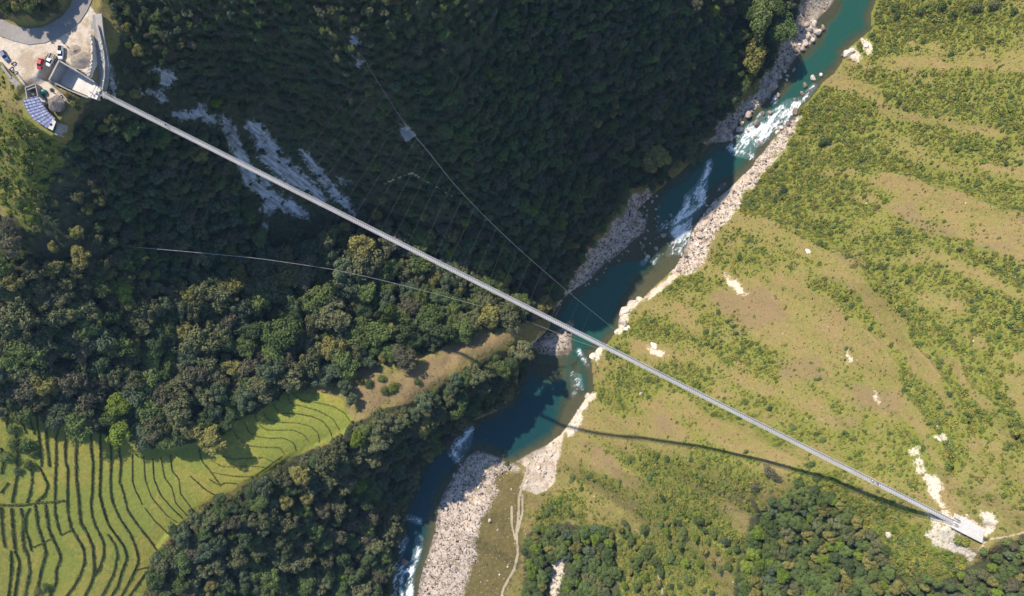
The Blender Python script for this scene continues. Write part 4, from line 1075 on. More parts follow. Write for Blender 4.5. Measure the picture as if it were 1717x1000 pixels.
def trunk_mesh(seed):
    g = random.Random(seed); mb = MB()
    pts = [Vector((0, 0, -0.25)), Vector((.03, .02, .5)), Vector((-.03, .05, 1.05)), Vector((.02, 0, 1.6))]
    for a, b, r1, r2 in zip(pts[:-1], pts[1:], (.09, .07, .05), (.07, .05, .025)): mb.bar(a, b, r1, 7, r2)
    for i in range(7):
        a = pts[1].lerp(pts[3], g.uniform(.15, .9)); an = i * 0.9 + g.uniform(0, .5)
        q = a + Vector((math.cos(an) * .55, math.sin(an) * .55, g.uniform(.15, .45))); mb.bar(a, q, .035, 5, .012)
    return mb.build("trunk", M_BARK, mesh_only=True)
TRUNK = [trunk_mesh(3), trunk_mesh(8)]
CROWN = []
for k_ in range(7):
    row = []
    for v_ in range(3):
        big = leaves(4200, 20 + k_ * 3 + v_, [50, 70, 46, 60, 40, 56, 54][k_] + 6 * v_, [0.27, 0.22, 0.28, 0.26, 0.29, 0.25, 0.25][k_], 0.74, 0.066, 0.45)
        row.append(np_mesh("crown", *big, LM[k_]))
    CROWN.append(row)
BUSH = [np_mesh("shrub", *leaves(900, 60 + k_, 16, 0.42, 0.62, 0.10), LM[k_]) for k_ in range(7)]
SMALL = [np_mesh("shrub", *leaves(150, 80 + i, 7, 0.5, 0.6, 0.22), m) for i, m in enumerate((M_SCRUBG, M_SCRUBY, LM[3], LM[2], LM[4]))]
TUSS = np_mesh("tussock", *leaves(30, 90, 5, 0.5, 0.3, 0.36, 0.45, 0.3), M_TUSS)

# ---- where trees stand: (photo u, v, crown radius in photo pixels, colour kind)
NOTABLE = [(200,680,26,3),(80,645,27,4),(285,600,14,3),(1100,265,24,4),(1085,275,14,4),(1262,97,24,4),(1275,28,28,2),(1312,48,27,2),(1296,8,22,2),(1255,20,18,2),(1240,60,15,2),(1029,160,8,4),(1031,176,10,4),(1028,192,8,4),(1003,206,11,4),(234,85,13,4),(228,158,12,4),(990,318,13,2),(985,325,10,3),(940,375,13,3),(515,515,14,3),(458,528,10,3),(643,335,10,4),(633,358,13,4),(710,363,9,4),(723,393,12,4),(725,418,12,4),(761,395,15,4),(755,423,14,3),(578,380,12,4),(576,403,14,2),(608,410,25,4),(603,446,27,1),(678,448,20,1),(700,465,18,1),(728,463,18,4),(773,480,14,4),(805,458,15,4),(485,463,22,4),(538,445,15,1),(538,467,17,2),(500,423,15,6),(645,480,17,2),(683,488,18,6),(580,652,16,6),(590,670,13,6),(578,642,12,6),(708,713,19,4),(515,833,14,4),(553,770,24,1),(503,795,19,4),(473,798,17,1),(443,813,18,6),(495,943,20,1),(450,965,20,2),(613,955,10,4),(570,985,15,2),(435,842,18,2),
    (30,530,28,1),(95,530,24,1),(50,590,26,2),(70,570,24,1),(120,640,26,5),(140,590,22,5),(40,650,24,5),(150,665,24,5),(135,690,22,1),(100,695,20,6),(60,500,18,1),(20,470,22,4),(55,455,20,1),(90,450,18,4),(120,470,14,4),(150,460,12,1),(40,500,14,1),(240,545,22,1),(215,535,16,1),(330,570,28,1),(360,560,22,1),(315,600,20,6),(350,610,22,1),(385,540,18,5),(270,660,22,5),(300,690,28,1),(260,720,24,1),(240,730,18,6),(370,660,22,6),(360,690,18,6),(400,690,12,2),(410,620,20,5),(470,560,30,2),(460,590,22,2),(500,570,16,1),(560,530,32,1),(600,560,26,2),(630,560,28,2),(645,530,22,2),(655,590,18,2),(600,590,18,1),(680,560,24,0),(692,572,22,0),(740,560,24,0),(760,520,18,2),(795,515,16,2),(830,508,14,6),(215,690,14,6),(170,640,16,5),(185,655,12,5),(130,390,14,4),(150,350,13,4),(135,430,18,4),(110,470,20,1),(90,415,12,4),(130,330,13,1),(160,400,14,1),(185,460,14,4),(20,410,18,5),(15,380,14,5),(70,330,9,0),(50,290,8,0),(110,260,10,6),(125,240,14,2),(150,205,12,2),(175,215,11,4),(140,275,12,6)]
POLY = {
 'A': [(-40,430),(0,440),(60,470),(130,420),(170,450),(230,510),(330,480),(450,430),(560,380),(640,390),(760,390),(840,455),(920,520),(870,538),(800,552),(745,583),(690,600),(600,596),(560,630),(500,645),(440,682),(395,705),(330,745),(290,745),(210,730),(120,710),(0,680),(-40,680)],
 'B': [(590,725),(640,705),(720,665),(800,620),(868,575),(884,590),(866,660),(790,708),(725,750),(698,800),(680,845),(662,930),(648,1050),(245,1050),(262,945),(300,895),(345,855),(440,812),(530,760)],
 'C': [(125,215),(190,195),(280,215),(370,240),(392,300),(440,390),(460,430),(330,478),(230,508),(175,445),(165,330)],
 'D1': [(860,-45),(1350,-45),(1350,0),(1338,60),(1296,120),(1198,213),(1180,245),(1140,285),(1090,312),(1050,332),(962,460),(932,520),(845,450),(770,385),(700,330),(780,180)],
 'D2': [(170,-45),(870,-45),(790,180),(700,330),(770,385),(640,372),(600,355),(560,250),(520,235),(400,185),(300,170),(230,130),(205,60)],
 'E': [(1240,1050),(1245,920),(1262,880),(1290,850),(1340,822),(1400,835),(1450,880),(1485,915),(1500,965),(1540,1050)],
 'E2': [(1500,990),(1545,975),(1600,968),(1660,945),(1717,905),(1770,890),(1770,1050),(1500,1050)],
 'F': [(880,1050),(882,930),(890,885),(925,880),(990,888),(1030,895),(1035,1050)],
 'G': [(1495,-5),(1720,-5),(1720,45),(1640,55),(1560,38),(1500,48)],
 'S': [(1035,890),(1120,850),(1230,880),(1245,1005),(1035,1005)],
 'W1': [(1345,40),(1290,128),(1197,218),(1182,252),(1110,312),(1052,340),(962,472),(932,535),(915,520),(1030,330),(1120,268),(1180,205),(1280,105)],
 'W2': [(872,565),(892,588),(874,650),(802,706),(732,754),(704,800),(686,850),(666,930),(658,1005),(640,1005),(658,850),(700,750),(850,640)],
 'H': [(0,0),(95,0),(92,15),(60,32),(25,30),(0,15)]}
AVOID = SCREE + PALE + GRAVEL[1:4] + GRAVEL[5:]
def inside(poly, u, v): return polysd(poly, np.array([u]), np.array([v]), 5)[0] > 0
GRIDPOP = {}
placed = []
def near_ok(u, v, r_, f):
    for i in range(int(u // 40) - 1, int(u // 40) + 2):
        for j in range(int(v // 40) - 1, int(v // 40) + 2):
            for q in GRIDPOP.get((i, j), ()):
                if (q[0] - u) ** 2 + (q[1] - v) ** 2 < (f * (q[2] + r_)) ** 2: return False
    return True
def put(t): placed.append(t); GRIDPOP.setdefault((int(t[0] // 40), int(t[1] // 40)), []).append(t)
for t in NOTABLE: put(t)
avoid_sd = lambda u, v: any(inside(p_, u, v) for p_ in AVOID)
def fill(key, sizes, weights, tries, f=0.62, keep=1.0, wob_=46):
    poly = POLY[key]; us = [p_[0] for p_ in poly]; vs = [p_[1] for p_ in poly]
    C_ = np.c_[rng.uniform(min(us), max(us), tries), rng.uniform(min(vs), max(vs), tries)]
    wob = lambda sd: (fbm(C_[:, 0] / 38, C_[:, 1] / 38, 3, sd)) * wob_
    ins = polysd(poly, C_[:, 0] + wob(140), C_[:, 1] + wob(150), 5) > 0
    for p_ in AVOID + [RIDGE]: ins &= polysd(p_, C_[:, 0], C_[:, 1], 5) < -3
    ins &= polysd(RIDGE, C_[:, 0], C_[:, 1], 20) < -9
    C_ = C_[ins]
    for i, (u, v) in enumerate(C_):
        r_ = sizes[1] - (sizes[1] - sizes[0]) * (i / len(C_)) ** 0.6
        r_ *= rng.uniform(0.85, 1.15)
        if near_ok(u, v, r_, f) and rng.random() < keep:
            put((float(u), float(v), float(r_), int(rng.choice(7, p=np.array(weights) / sum(weights)))))
fill('A', (9, 24), (2.5, 6, 4, .3, 1.4, 1.6, 2), 7000, 0.54)
fill('B', (7, 18), (4, 5, 5, .3, .8, 1, 2), 7000, 0.56)
fill('C', (8, 15), (6, 3, 3, .0, .3, 2, 3), 3000)
fill('D1', (5.5, 12.5), (5, 4, 4, .35, .25, 1.5, 3), 8000, 0.6)
fill('D2', (4.5, 10.5), (5, 3, 4, .15, .1, 3, 3), 6000, 0.9, 0.75)
fill('E', (6, 14), (1.2, 1.5, 6, 1.6, 2, .2, .5), 3000, .58)
fill('E2', (6, 12), (1.2, 1.5, 6, 1.8, 1.8, .2, .5), 1500, .75)
fill('F', (6, 13), (1.5, .5, 7, 1.6, 1, 0, .8), 1500, .6)
fill('S', (4, 10), (1, .3, 5, 2, 2, 0, .3), 260, .9, .6)
fill('W1', (6, 11), (5, 3, 5, .3, .3, 1, 2), 2500, 0.6, wob_=0)
fill('W2', (6, 12), (5, 3, 5, .3, .5, 1, 2), 2500, 0.6, wob_=0)
fill('H', (7, 11), (4, 2, 3, 0, 1, 2, 1), 400)
TR = np.array(placed)
ZG = on(TR[:, 0], TR[:, 1])[:, 2]
RW = TR[:, 2] * (HC - ZG - 5) / FPX
BASE = on(TR[:, 0], TR[:, 1], 1.25 * RW)
order = np.argsort(-TR[:, 2])
order = [i for i in order]
N_IND = 290
LMK = [("the blue roofed shed", 66, 190), ("the left anchorage pit", 125, 135), ("the thatched hut", 93, 175), ("the big grey scree", 500, 300), ("the white cliff rocks", 325, 195), ("the small cable block", 595, 71), ("the large concrete pad", 683, 222), ("the bridge shadow on the ridge", 785, 597), ("the grass ridge's tip", 885, 550), ("the lower wind cable's left end", 210, 414), ("the lime green roundest tree", 200, 680), ("the terraces' far left edge", 5, 700), ("the terraces' notch of dark shadow", 300, 765), ("the terraces' pointed upper tip", 500, 660), ("the terraces' lower right edge", 255, 950), ("the terraces' middle right edge", 430, 805), ("the terraces' narrow right end", 590, 710), ("the big midstream boulder", 680, 940), ("the curved pool's foam streak", 772, 745), ("the sand spit under the bridge", 930, 575), ("the upper rapids", 1280, 215), ("the middle rapids", 1150, 380), ("the sandy beach at the top edge", 1375, 15), ("the left gravel strand", 1010, 430), ("the pale path among riverside trees", 938, 970), ("the right anchorage slab", 1626, 887), ("the white bare slope", 1590, 910), ("the forest's white boulder", 1490, 895), ("the bridge shadow's middle", 1290, 772), ("the dirt track's fork", 868, 890), ("the asphalt road", 75, 40), ("the lone lit tree below the ramp", 234, 85), ("the bridge's midpoint", 888, 517), ("the bridge's left quarter", 530, 337), ("the bridge's right quarter", 1250, 700), ("the photo's lower left forest corner", 280, 990), ("the photo's bottom right corner", 1717, 1000), ("the photo's top right corner", 1717, 0), ("the photo's top edge middle", 858, 0), ("the right bank cliff rock", 1045, 540)]
ORD = ["nearest", "second nearest", "third nearest", "fourth nearest", "fifth nearest", "sixth nearest", "seventh nearest", "eighth nearest", "ninth nearest", "tenth nearest", "eleventh nearest", "twelfth nearest", "thirteenth nearest", "fourteenth nearest"]
def side_of(du, dv):
    h_ = "left" if du < 0 else "right"; w = "upper" if dv < 0 else "lower"
    if abs(du) > 2.2 * abs(dv): return h_ + " of"
    if abs(dv) > 2.2 * abs(du): return "above" if dv < 0 else "below"
    return w + " " + h_ + " of"
USED = set()
def name_all(items, noun, adj):
    """items: (u, v, size, colour word) -> a label each, ranked from the nearest landmark"""
    keys = {}; out_ = [None] * len(items)
    sz = sorted(t[2] for t in items); a, b = sz[len(sz) // 3], sz[2 * len(sz) // 3]
    for i, (u, v, s, cw) in enumerate(items):
        ds = sorted((math.hypot(u - l[1], v - l[2]), j) for j, l in enumerate(LMK) if l[0] not in adj)
        d, j = ds[0]
        size = "small" if s <= a else ("large" if s > b else "mid-sized")
        keys.setdefault((size, cw, j, side_of(u - LMK[j][1], v - LMK[j][2])), []).append((d, i))
    for (size, cw, j, sd_), L_ in keys.items():
        L_.sort()
        for r_, (d, i) in enumerate(L_):
            if len(L_) == 1: t = f"{size} {cw} {noun} {sd_} {LMK[j][0]}"
            else: t = f"{ORD[min(r_, 13)]} {size} {cw} {noun} {sd_} {LMK[j][0]}"
            assert t not in USED, t
            USED.add(t); out_[i] = t
    return out_
vis = [i for i in order if -TR[i, 2] * .6 < TR[i, 0] < 1717 + TR[i, 2] * .6 and -TR[i, 2] * .6 < TR[i, 1] < 1000 + TR[i, 2] * .6]
ind = vis[:N_IND]; indset = set(ind)
tl = name_all([(TR[i, 0], TR[i, 1], TR[i, 2], COLN[int(TR[i, 3])]) for i in ind], "tree", ())
for i, lab in zip(ind, tl):
    k_ = int(TR[i, 3]); s = RW[i]
    t = empty("broadleaf_tree", BASE[i], rng.uniform(0, 6.28)); t.scale = (s, s, s)
    if lab.startswith("large bright lime green tree") or lab.startswith("nearest large bright lime"): pass
    tag(t, lab, "tree", "broadleaf trees of the gorge")
    c_ = link("crown", CROWN[k_][i % 3], t, (0, 0, 1.3)); c_.scale = (rng.uniform(.9, 1.15), rng.uniform(.78, 1.1), rng.uniform(.8, 1.2))
    link("trunk", TRUNK[i % 2], t)

# ---- bare trees
def bare(seed):
    g = random.Random(seed); mb = MB()
    def grow(p, d, L_, r_, n):
        q = p + d * L_; mb.bar(p, q, r_, 4, r_ * .6)
        if n:
            for _ in range(3 if n > 1 else 4):
                e = (d + Vector((g.uniform(-.8, .8), g.uniform(-.8, .8), g.uniform(-.25, .5)))).normalized(); grow(p.lerp(q, g.uniform(.5, 1)), e, L_ * g.uniform(.55, .8), r_ * .55, n - 1)
    grow(Vector((0, 0, -.2)), Vector((0, 0, 1)), .9, .06, 4)
    return mb.build("bare_tree", M_DRY, mesh_only=True)
for u, v, r_, lab in [(172,532,16,"grey bare branching tree in the sunlit forest"), (311,628,13,"pinkish bare twiggy tree beside the tall lime green tree"), (656,428,15,"pale pinkish bare tree below the bridge among lit crowns"), (1040,40,12,"grey leafless tree high on the shaded slope")]:
    p = on1(u, v, 6.0); o = link("bare_tree", bare(int(u)), None, p); s = r_ * (HC - p.z) / FPX / 0.95; o.scale = (s, s, s); tag(o, lab, "tree")

# ---- geometry-node scatter: one object that stands many plants or stones on the land
def scatter(name, pts, sc, kind, sources, label, cat, flat=False):
    me = bpy.data.meshes.new(name); me.vertices.add(len(pts)); me.vertices.foreach_set("co", np.asarray(pts, np.float32).ravel())
    for nm, ty, arr in (("sc", 'FLOAT', sc), ("rz", 'FLOAT', rng.uniform(0, 6.28, len(pts))), ("kd", 'INT', kind)):
        a = me.attributes.new(nm, ty, 'POINT'); a.data.foreach_set("value", np.asarray(arr, np.float32 if ty == 'FLOAT' else np.int32))
    o = tag(link(name, me), label, cat, kind="stuff")
    g = bpy.data.node_groups.new(name, 'GeometryNodeTree'); g.is_modifier = True
    g.interface.new_socket("Geometry", in_out='INPUT', socket_type='NodeSocketGeometry'); g.interface.new_socket("Geometry", in_out='OUTPUT', socket_type='NodeSocketGeometry')
    gi = g.nodes.new("NodeGroupInput"); go = g.nodes.new("NodeGroupOutput"); jn = g.nodes.new("GeometryNodeJoinGeometry")
    def at_(nm, ty):
        n = g.nodes.new("GeometryNodeInputNamedAttribute"); n.data_type = ty; n.inputs[0].default_value = nm; return n.outputs[0]
    s_, r_, kd = at_("sc", 'FLOAT'), at_("rz", 'FLOAT'), at_("kd", 'INT')
    cx = g.nodes.new("ShaderNodeCombineXYZ"); g.links.new(r_, cx.inputs[2])
    if flat: pass
    for i, so in enumerate(sources):
        oi = g.nodes.new("GeometryNodeObjectInfo"); oi.transform_space = 'ORIGINAL'; oi.inputs["Object"].default_value = so; oi.inputs["As Instance"].default_value = True
        cmp_ = g.nodes.new("FunctionNodeCompare"); cmp_.data_type = 'INT'; cmp_.operation = 'EQUAL'
        g.links.new(kd, cmp_.inputs[2]); cmp_.inputs[3].default_value = i
        ip = g.nodes.new("GeometryNodeInstanceOnPoints")
        g.links.new(gi.outputs[0], ip.inputs["Points"]); g.links.new(cmp_.outputs[0], ip.inputs["Selection"]); g.links.new(oi.outputs["Geometry"], ip.inputs["Instance"])
        g.links.new(cx.outputs[0], ip.inputs["Rotation"]); g.links.new(s_, ip.inputs["Scale"]); g.links.new(ip.outputs[0], jn.inputs[0])
    g.links.new(jn.outputs[0], go.inputs[0])
    md = o.modifiers.new("scatter", 'NODES'); md.node_group = g
    return o

# crowns of real trees in the scene serve as the scattered shapes
src_crown = []
for k_ in range(7):
    i = next(j for j in ind if int(TR[j, 3]) == k_)
    src_crown.append(next(o for o in bpy.data.objects if o.data == CROWN[k_][i % 3]))
rest = [i for i in range(len(TR)) if i not in indset]
scatter("hillside_forest", BASE[rest] + np.c_[0 * RW[rest], 0 * RW[rest], 1.25 * RW[rest]], RW[rest], TR[rest, 3].astype(int), src_crown, "mass of smaller dark trees over the shaded gorge slopes", "forest")

# ------------------------------------------------------------------ shrubs on the open slopes
SHN = [(1312,322,11,0),(1382,240,11,0),(1300,335,8,0),(1485,338,7,3),(1390,238,8,0),(1580,12,10,2),(1640,15,12,1),(1600,25,9,2),(1545,20,9,2),(1505,28,9,2),(1670,10,12,1),(1700,20,10,2),(1500,12,10,2),(1290,790,12,5),(1302,800,11,5),(1268,815,11,5),(1265,840,9,5),(1278,850,8,4),(1360,780,9,2),(1340,810,10,2),(1370,800,11,2),(1395,805,10,3),(1655,905,5,5),(1650,925,8,2),(915,890,9,2),(850,778,5,2),(560,600,8,4),(640,635,8,2),(618,645,9,0),(660,650,10,3),(645,655,9,2),(690,610,7,2),(610,640,8,4),(700,640,7,2),(790,625,8,4),(775,640,9,2),(750,655,10,2),(800,610,8,2),(830,600,7,2),(850,585,6,4),(870,570,6,2),(625,700,8,6),(635,690,7,2),(25,745,13,2),(10,765,12,2),(45,745,14,2),(55,760,9,2),(48,780,10,2),(30,790,8,6),(20,720,10,2),(8,700,9,2),(75,985,9,2),(62,992,7,4),(200,155,7,4),(190,190,9,2),(180,200,8,4),(205,208,9,2),(160,215,8,2),(120,175,6,4),(130,180,7,2),(110,160,5,4),(85,150,4,2),(120,165,5,5),(30,345,7,2),(50,365,6,3),(20,385,6,2),(75,305,8,0),(40,280,7,4),(100,300,7,2),(90,340,7,4),(1235,560,5,0),(1220,540,5,0),(1230,548,5,0),(1245,555,4,0),(1120,770,7,2),(1100,790,8,2),(1090,800,8,2),(1160,770,6,2),(1180,780,7,2),(960,800,6,2),(985,800,5,2),(975,820,6,2),(915,860,8,2),(925,850,7,2),(940,838,6,3),(1205,525,5,2),(1420,585,5,2),(1495,580,6,2),(1330,720,8,2),(1380,740,8,2),(1370,730,6,0),(1345,730,5,2),(1425,770,5,2)]
def rand_shrubs(n):
    out_ = []
    while len(out_) < n:
        u, v = rng.uniform(960, 1712), rng.uniform(10, 990)
        p = on(u, v)[0]; x, y = p[0], p[1]
        if I_lush(x, y) > 0.5 and I_for(x, y) < .3 and I_bare(x, y) < .2 and I_right(x, y) > .6 and I_flat(x, y) < .5 and p[2] > 2 and all((u - q[0]) ** 2 + (v - q[1]) ** 2 > (q[2] + 6) ** 2 for q in SHN + out_):
            out_.append((u, v, rng.uniform(4.0, 7.5), int(rng.choice([2, 3, 0, 4, 2]))))
    return out_
I_lush = grid_interp(m_lush); I_for = grid_interp(m_for); I_right = grid_interp(_right_side(GX, GY)); I_rice = grid_interp(m_rice)
m_bare = np.maximum.reduce([m_gravel, m_sand, m_pale, m_scree, m_track]); I_bare = grid_interp(m_bare); I_bar = grid_interp(m_bar)
I_soil = grid_interp(m_soil); I_screeonly = grid_interp(m_scree)
flatm = np.zeros(GX.shape)
for poly, z, f in FLATS: flatm = np.maximum(flatm, (polysd(poly, GX, GY, 10) > -1.0) * 1.0)
flatm = np.maximum(flatm, (lined(Rm, GX, GY, 8) < 3.6) * 1.0); flatm = np.maximum(flatm, (polysd(WATER, GX, GY, 10) > -0.6) * 1.0)
I_flat = grid_interp(flatm)
SH = SHN + rand_shrubs(150)
sl = name_all([(t[0], t[1], t[2], COLN[t[3]]) for t in SH], "shrub", ())
src_bush = {}
for t, lab in zip(SH, sl):
    p = on1(t[0], t[1], 0.8); s = t[2] * (HC - p.z) / FPX
    o = link("shrub", BUSH[t[3]], None, p + Vector((0, 0, s * .25))); o.rotation_euler = (0, 0, rng.uniform(0, 6.28)); o.scale = (s, s * rng.uniform(.8, 1.1), s * rng.uniform(.8, 1.05))
    tag(o, lab, "shrub", "shrubs of the open slopes"); src_bush.setdefault(t[3], o)

def sample(n):
    x = rng.uniform(X0 + 1, X1 - 1, n); y = rng.uniform(Y0 + 1, Y1 - 1, n); z = hgt(x, y)
    u, v = seen(x, y, z)
    k = (u > -70) & (u < 1790) & (v > -60) & (v < 1060) & (I_flat(x, y) < .5)
    return x[k], y[k], z[k], u[k], v[k]
# low scrub of the open slopes
x, y, z, u, v = sample(300000)
lu = np.clip(I_lush(x, y), 0, 1)
dens = np.where(I_for(x, y) > .4, 0, 0.05 + 0.95 * sstep(.2, .7, lu)) * (I_bare(x, y) < .35) * (I_rice(x, y) < .3) * (1 - .8 * (I_bar(x, y) > .4)) * (1 - .7 * I_soil(x, y)) * np.where(I_right(x, y) > .5, 1, .35)
k = rng.random(len(x)) < dens * 0.95
x, y, z, lu = x[k], y[k], z[k], lu[k]; n = len(x)
sc = rng.uniform(.28, .62, n) * (0.75 + .75 * lu) * rng.choice([.75, 1, 1.7, 2.4], n, p=[.45, .38, .13, .04])
proto = []
for i, m in enumerate(SMALL):
    uu, vv = [(1130,655),(1060,665),(1425,270),(1200,560),(1150,830)][i]
    p = on1(uu, vv); o = link("shrub", m, None, p + Vector((0, 0, .3))); o.scale = (1.3,) * 3
    proto.append(o)
for o, lab in zip(proto, ["small mid green shrub below the cliff rocks on the open right slope", "small yellow green shrub near the right bank's lower cliff", "small bright lime shrub high in the right slope's upper green band", "small darker green shrub on the tan middle of the right slope", "small yellowish shrub in the green lower part of the right slope"]):
    tag(o, lab, "shrub", "shrubs of the open slopes")
scatter("scrub", np.c_[x, y, z + .12], sc, rng.choice(5, n, p=[.36, .38, .10, .11, .05]), proto, "low green scrub spread over the sunny slopes", "scrub")
# dry grass tussocks
x, y, z, u, v = sample(250000)
dens = np.where(I_for(x, y) > .45, 0.0, .8) * (I_bare(x, y) < .4) * (I_rice(x, y) < .3) * (1 - .5 * I_soil(x, y)) * (1 - .7 * (I_bar(x, y) > .5))
k = rng.random(len(x)) < dens * .42
x, y, z = x[k], y[k], z[k]; n = len(x)
tp = on1(1300, 620); tp0 = link("grass_tussock", TUSS, None, tp); tp0.scale = (.6,) * 3
tag(tp0, "dry tan grass tussock on the open middle of the right slope", "grass tussock")
scatter("dry_grass", np.c_[x, y, z], rng.uniform(.2, .5, n) * rng.choice([1, 1.8], n, p=[.85, .15]), np.zeros(n), [tp0], "dry tan grass covering the open slopes", "grass")
# undergrowth of the shaded slopes and forest floor
x, y, z, u, v = sample(120000)
dens = (I_for(x, y) > .5) * np.where(I_bare(x, y) < .35, 1.0, np.where(I_screeonly(x, y) > .3, .22, 0)) * (0.4 + .6 * (fbm(x / 14, y / 14, 3, 70) > -.05))
k = rng.random(len(x)) < dens * .26
x, y, z = x[k], y[k], z[k]; n = len(x)
kinds = [k_ for k_ in (0, 1, 2, 5, 6, 4) if k_ in src_bush]
wts = {0: .3, 1: .18, 2: .22, 5: .14, 6: .13, 4: .03}; w = np.array([wts[k_] for k_ in kinds])
scatter("undergrowth", np.c_[x, y, z + .25], rng.uniform(.6, 1.5, n) * rng.choice([.8, 1, 1.5], n, p=[.4, .4, .2]), rng.choice(len(kinds), n, p=w / w.sum()), [src_bush[k_] for k_ in kinds], "dense undergrowth covering the shaded forest slopes", "undergrowth")

# ------------------------------------------------------------------ rice terrace banks
BANKS = [[(27,728),(30,760),(28,800),(20,843)],[(62,698),(66,740),(70,782)],[(10,700),(14,722)],[(27,689),(36,705),(44,726)],[(48,692),(53,711),(58,728)],[(78,712),(78,740),(83,782)],[(101,713),(94,736),(94,773),(93,794),(92,830),(92,860),(98,885),(102,896)],[(113,725),(109,748),(110,775),(114,786),(113,830),(113,856),(119,885),(131,904),(140,919),(142,941),(135,962),(125,981),(108,1004)],[(129,734),(127,763),(128,803),(131,830),(135,877),(146,893),(156,918),(158,958),(154,975),(140,1004)],[(154,723),(152,748),(156,775),(154,830),(152,841),(154,864),(160,883),(165,891),(174,910),(174,931),(167,952),(158,966)],[(169,725),(169,775),(167,830),(171,846),(181,879),(192,894),(208,916),(213,935),(204,958),(198,981),(184,1004)],[(181,896),(192,912),(197,931),(190,962),(170,1000)],[(183,732),(187,755),(185,807),(186,830),(189,843),(200,868),(219,896),(229,923),(232,941),(223,962),(202,1002)],[(199,744),(203,775),(200,807),(208,830),(213,854),(231,881),(250,904),(263,923)],[(222,761),(222,807),(227,823),(234,835),(238,846)],[(243,852),(259,873),(283,896)],[(241,765),(243,803),(252,830),(256,837),(279,864),(298,877)],[(256,769),(258,803),(269,830),(288,852),(306,869)],[(270,767),(275,800),(288,817),(294,843),(313,864)],[(286,763),(288,790),(300,803),(302,827),(325,858)],[(334,753),(338,773),(352,789),(370,815)],[(319,798),(344,821),(360,830)],[(371,765),(390,771),(411,769),(442,767),(458,775)],[(356,773),(371,782),(392,783),(419,781),(442,783)],[(352,792),(377,796),(400,799),(423,799)],[(350,803),(367,814),(377,809),(396,811)],[(392,723),(400,736),(419,748),(442,750),(469,750),(477,763)],[(411,709),(417,725),(431,732),(454,735),(473,734),(492,742),(496,755)],[(427,694),(433,711),(446,721),(469,721),(492,721),(508,728),(517,740)],[(442,690),(448,704),(473,708),(500,709),(521,715),(533,726),(535,742)],[(458,678),(469,694),(494,693),(523,698),(542,707),(554,723),(556,732)],[(483,661),(486,677),(508,681),(534,689),(558,702),(569,721)],[(490,659),(504,671),(531,675),(558,681),(577,692),(586,705)],[(427,798),(454,778),(473,765)],[(2,850),(4,894),(8,918)],[(19,852),(22,894),(25,921)],[(18,923),(19,952),(14,1002)],[(35,852),(39,879),(37,894),(40,921),(47,931),(50,958),(40,1002)],[(50,852),(42,866),(42,889),(50,908),(52,923)],[(59,846),(63,881),(73,910),(77,927),(69,954),(65,975),(59,1002)],[(76,846),(81,885),(88,902),(98,923),(102,935),(94,956),(94,977),(82,1002)],[(0,846),(17,847),(40,846),(60,843),(96,841),(108,839)],[(25,923),(33,943),(24,1002)],[(14,809),(2,826)],[(52,775),(54,805),(50,830),(44,843)],[(67,784),(81,813),(75,830),(62,840)],[(2,751),(6,775),(2,794)],[(227,956),(248,951)],[(246,958),(231,979),(215,1002)],[(85,904),(56,918)],[(102,898),(119,889)]]
M_BANK = leaf_mat("bank_weeds", (0.066, 0.078, 0.026), (0.100, 0.098, 0.034)); M_BANKY = leaf_mat("bank_grass_sunlit", (0.16, 0.165, 0.035), (0.21, 0.19, 0.05))
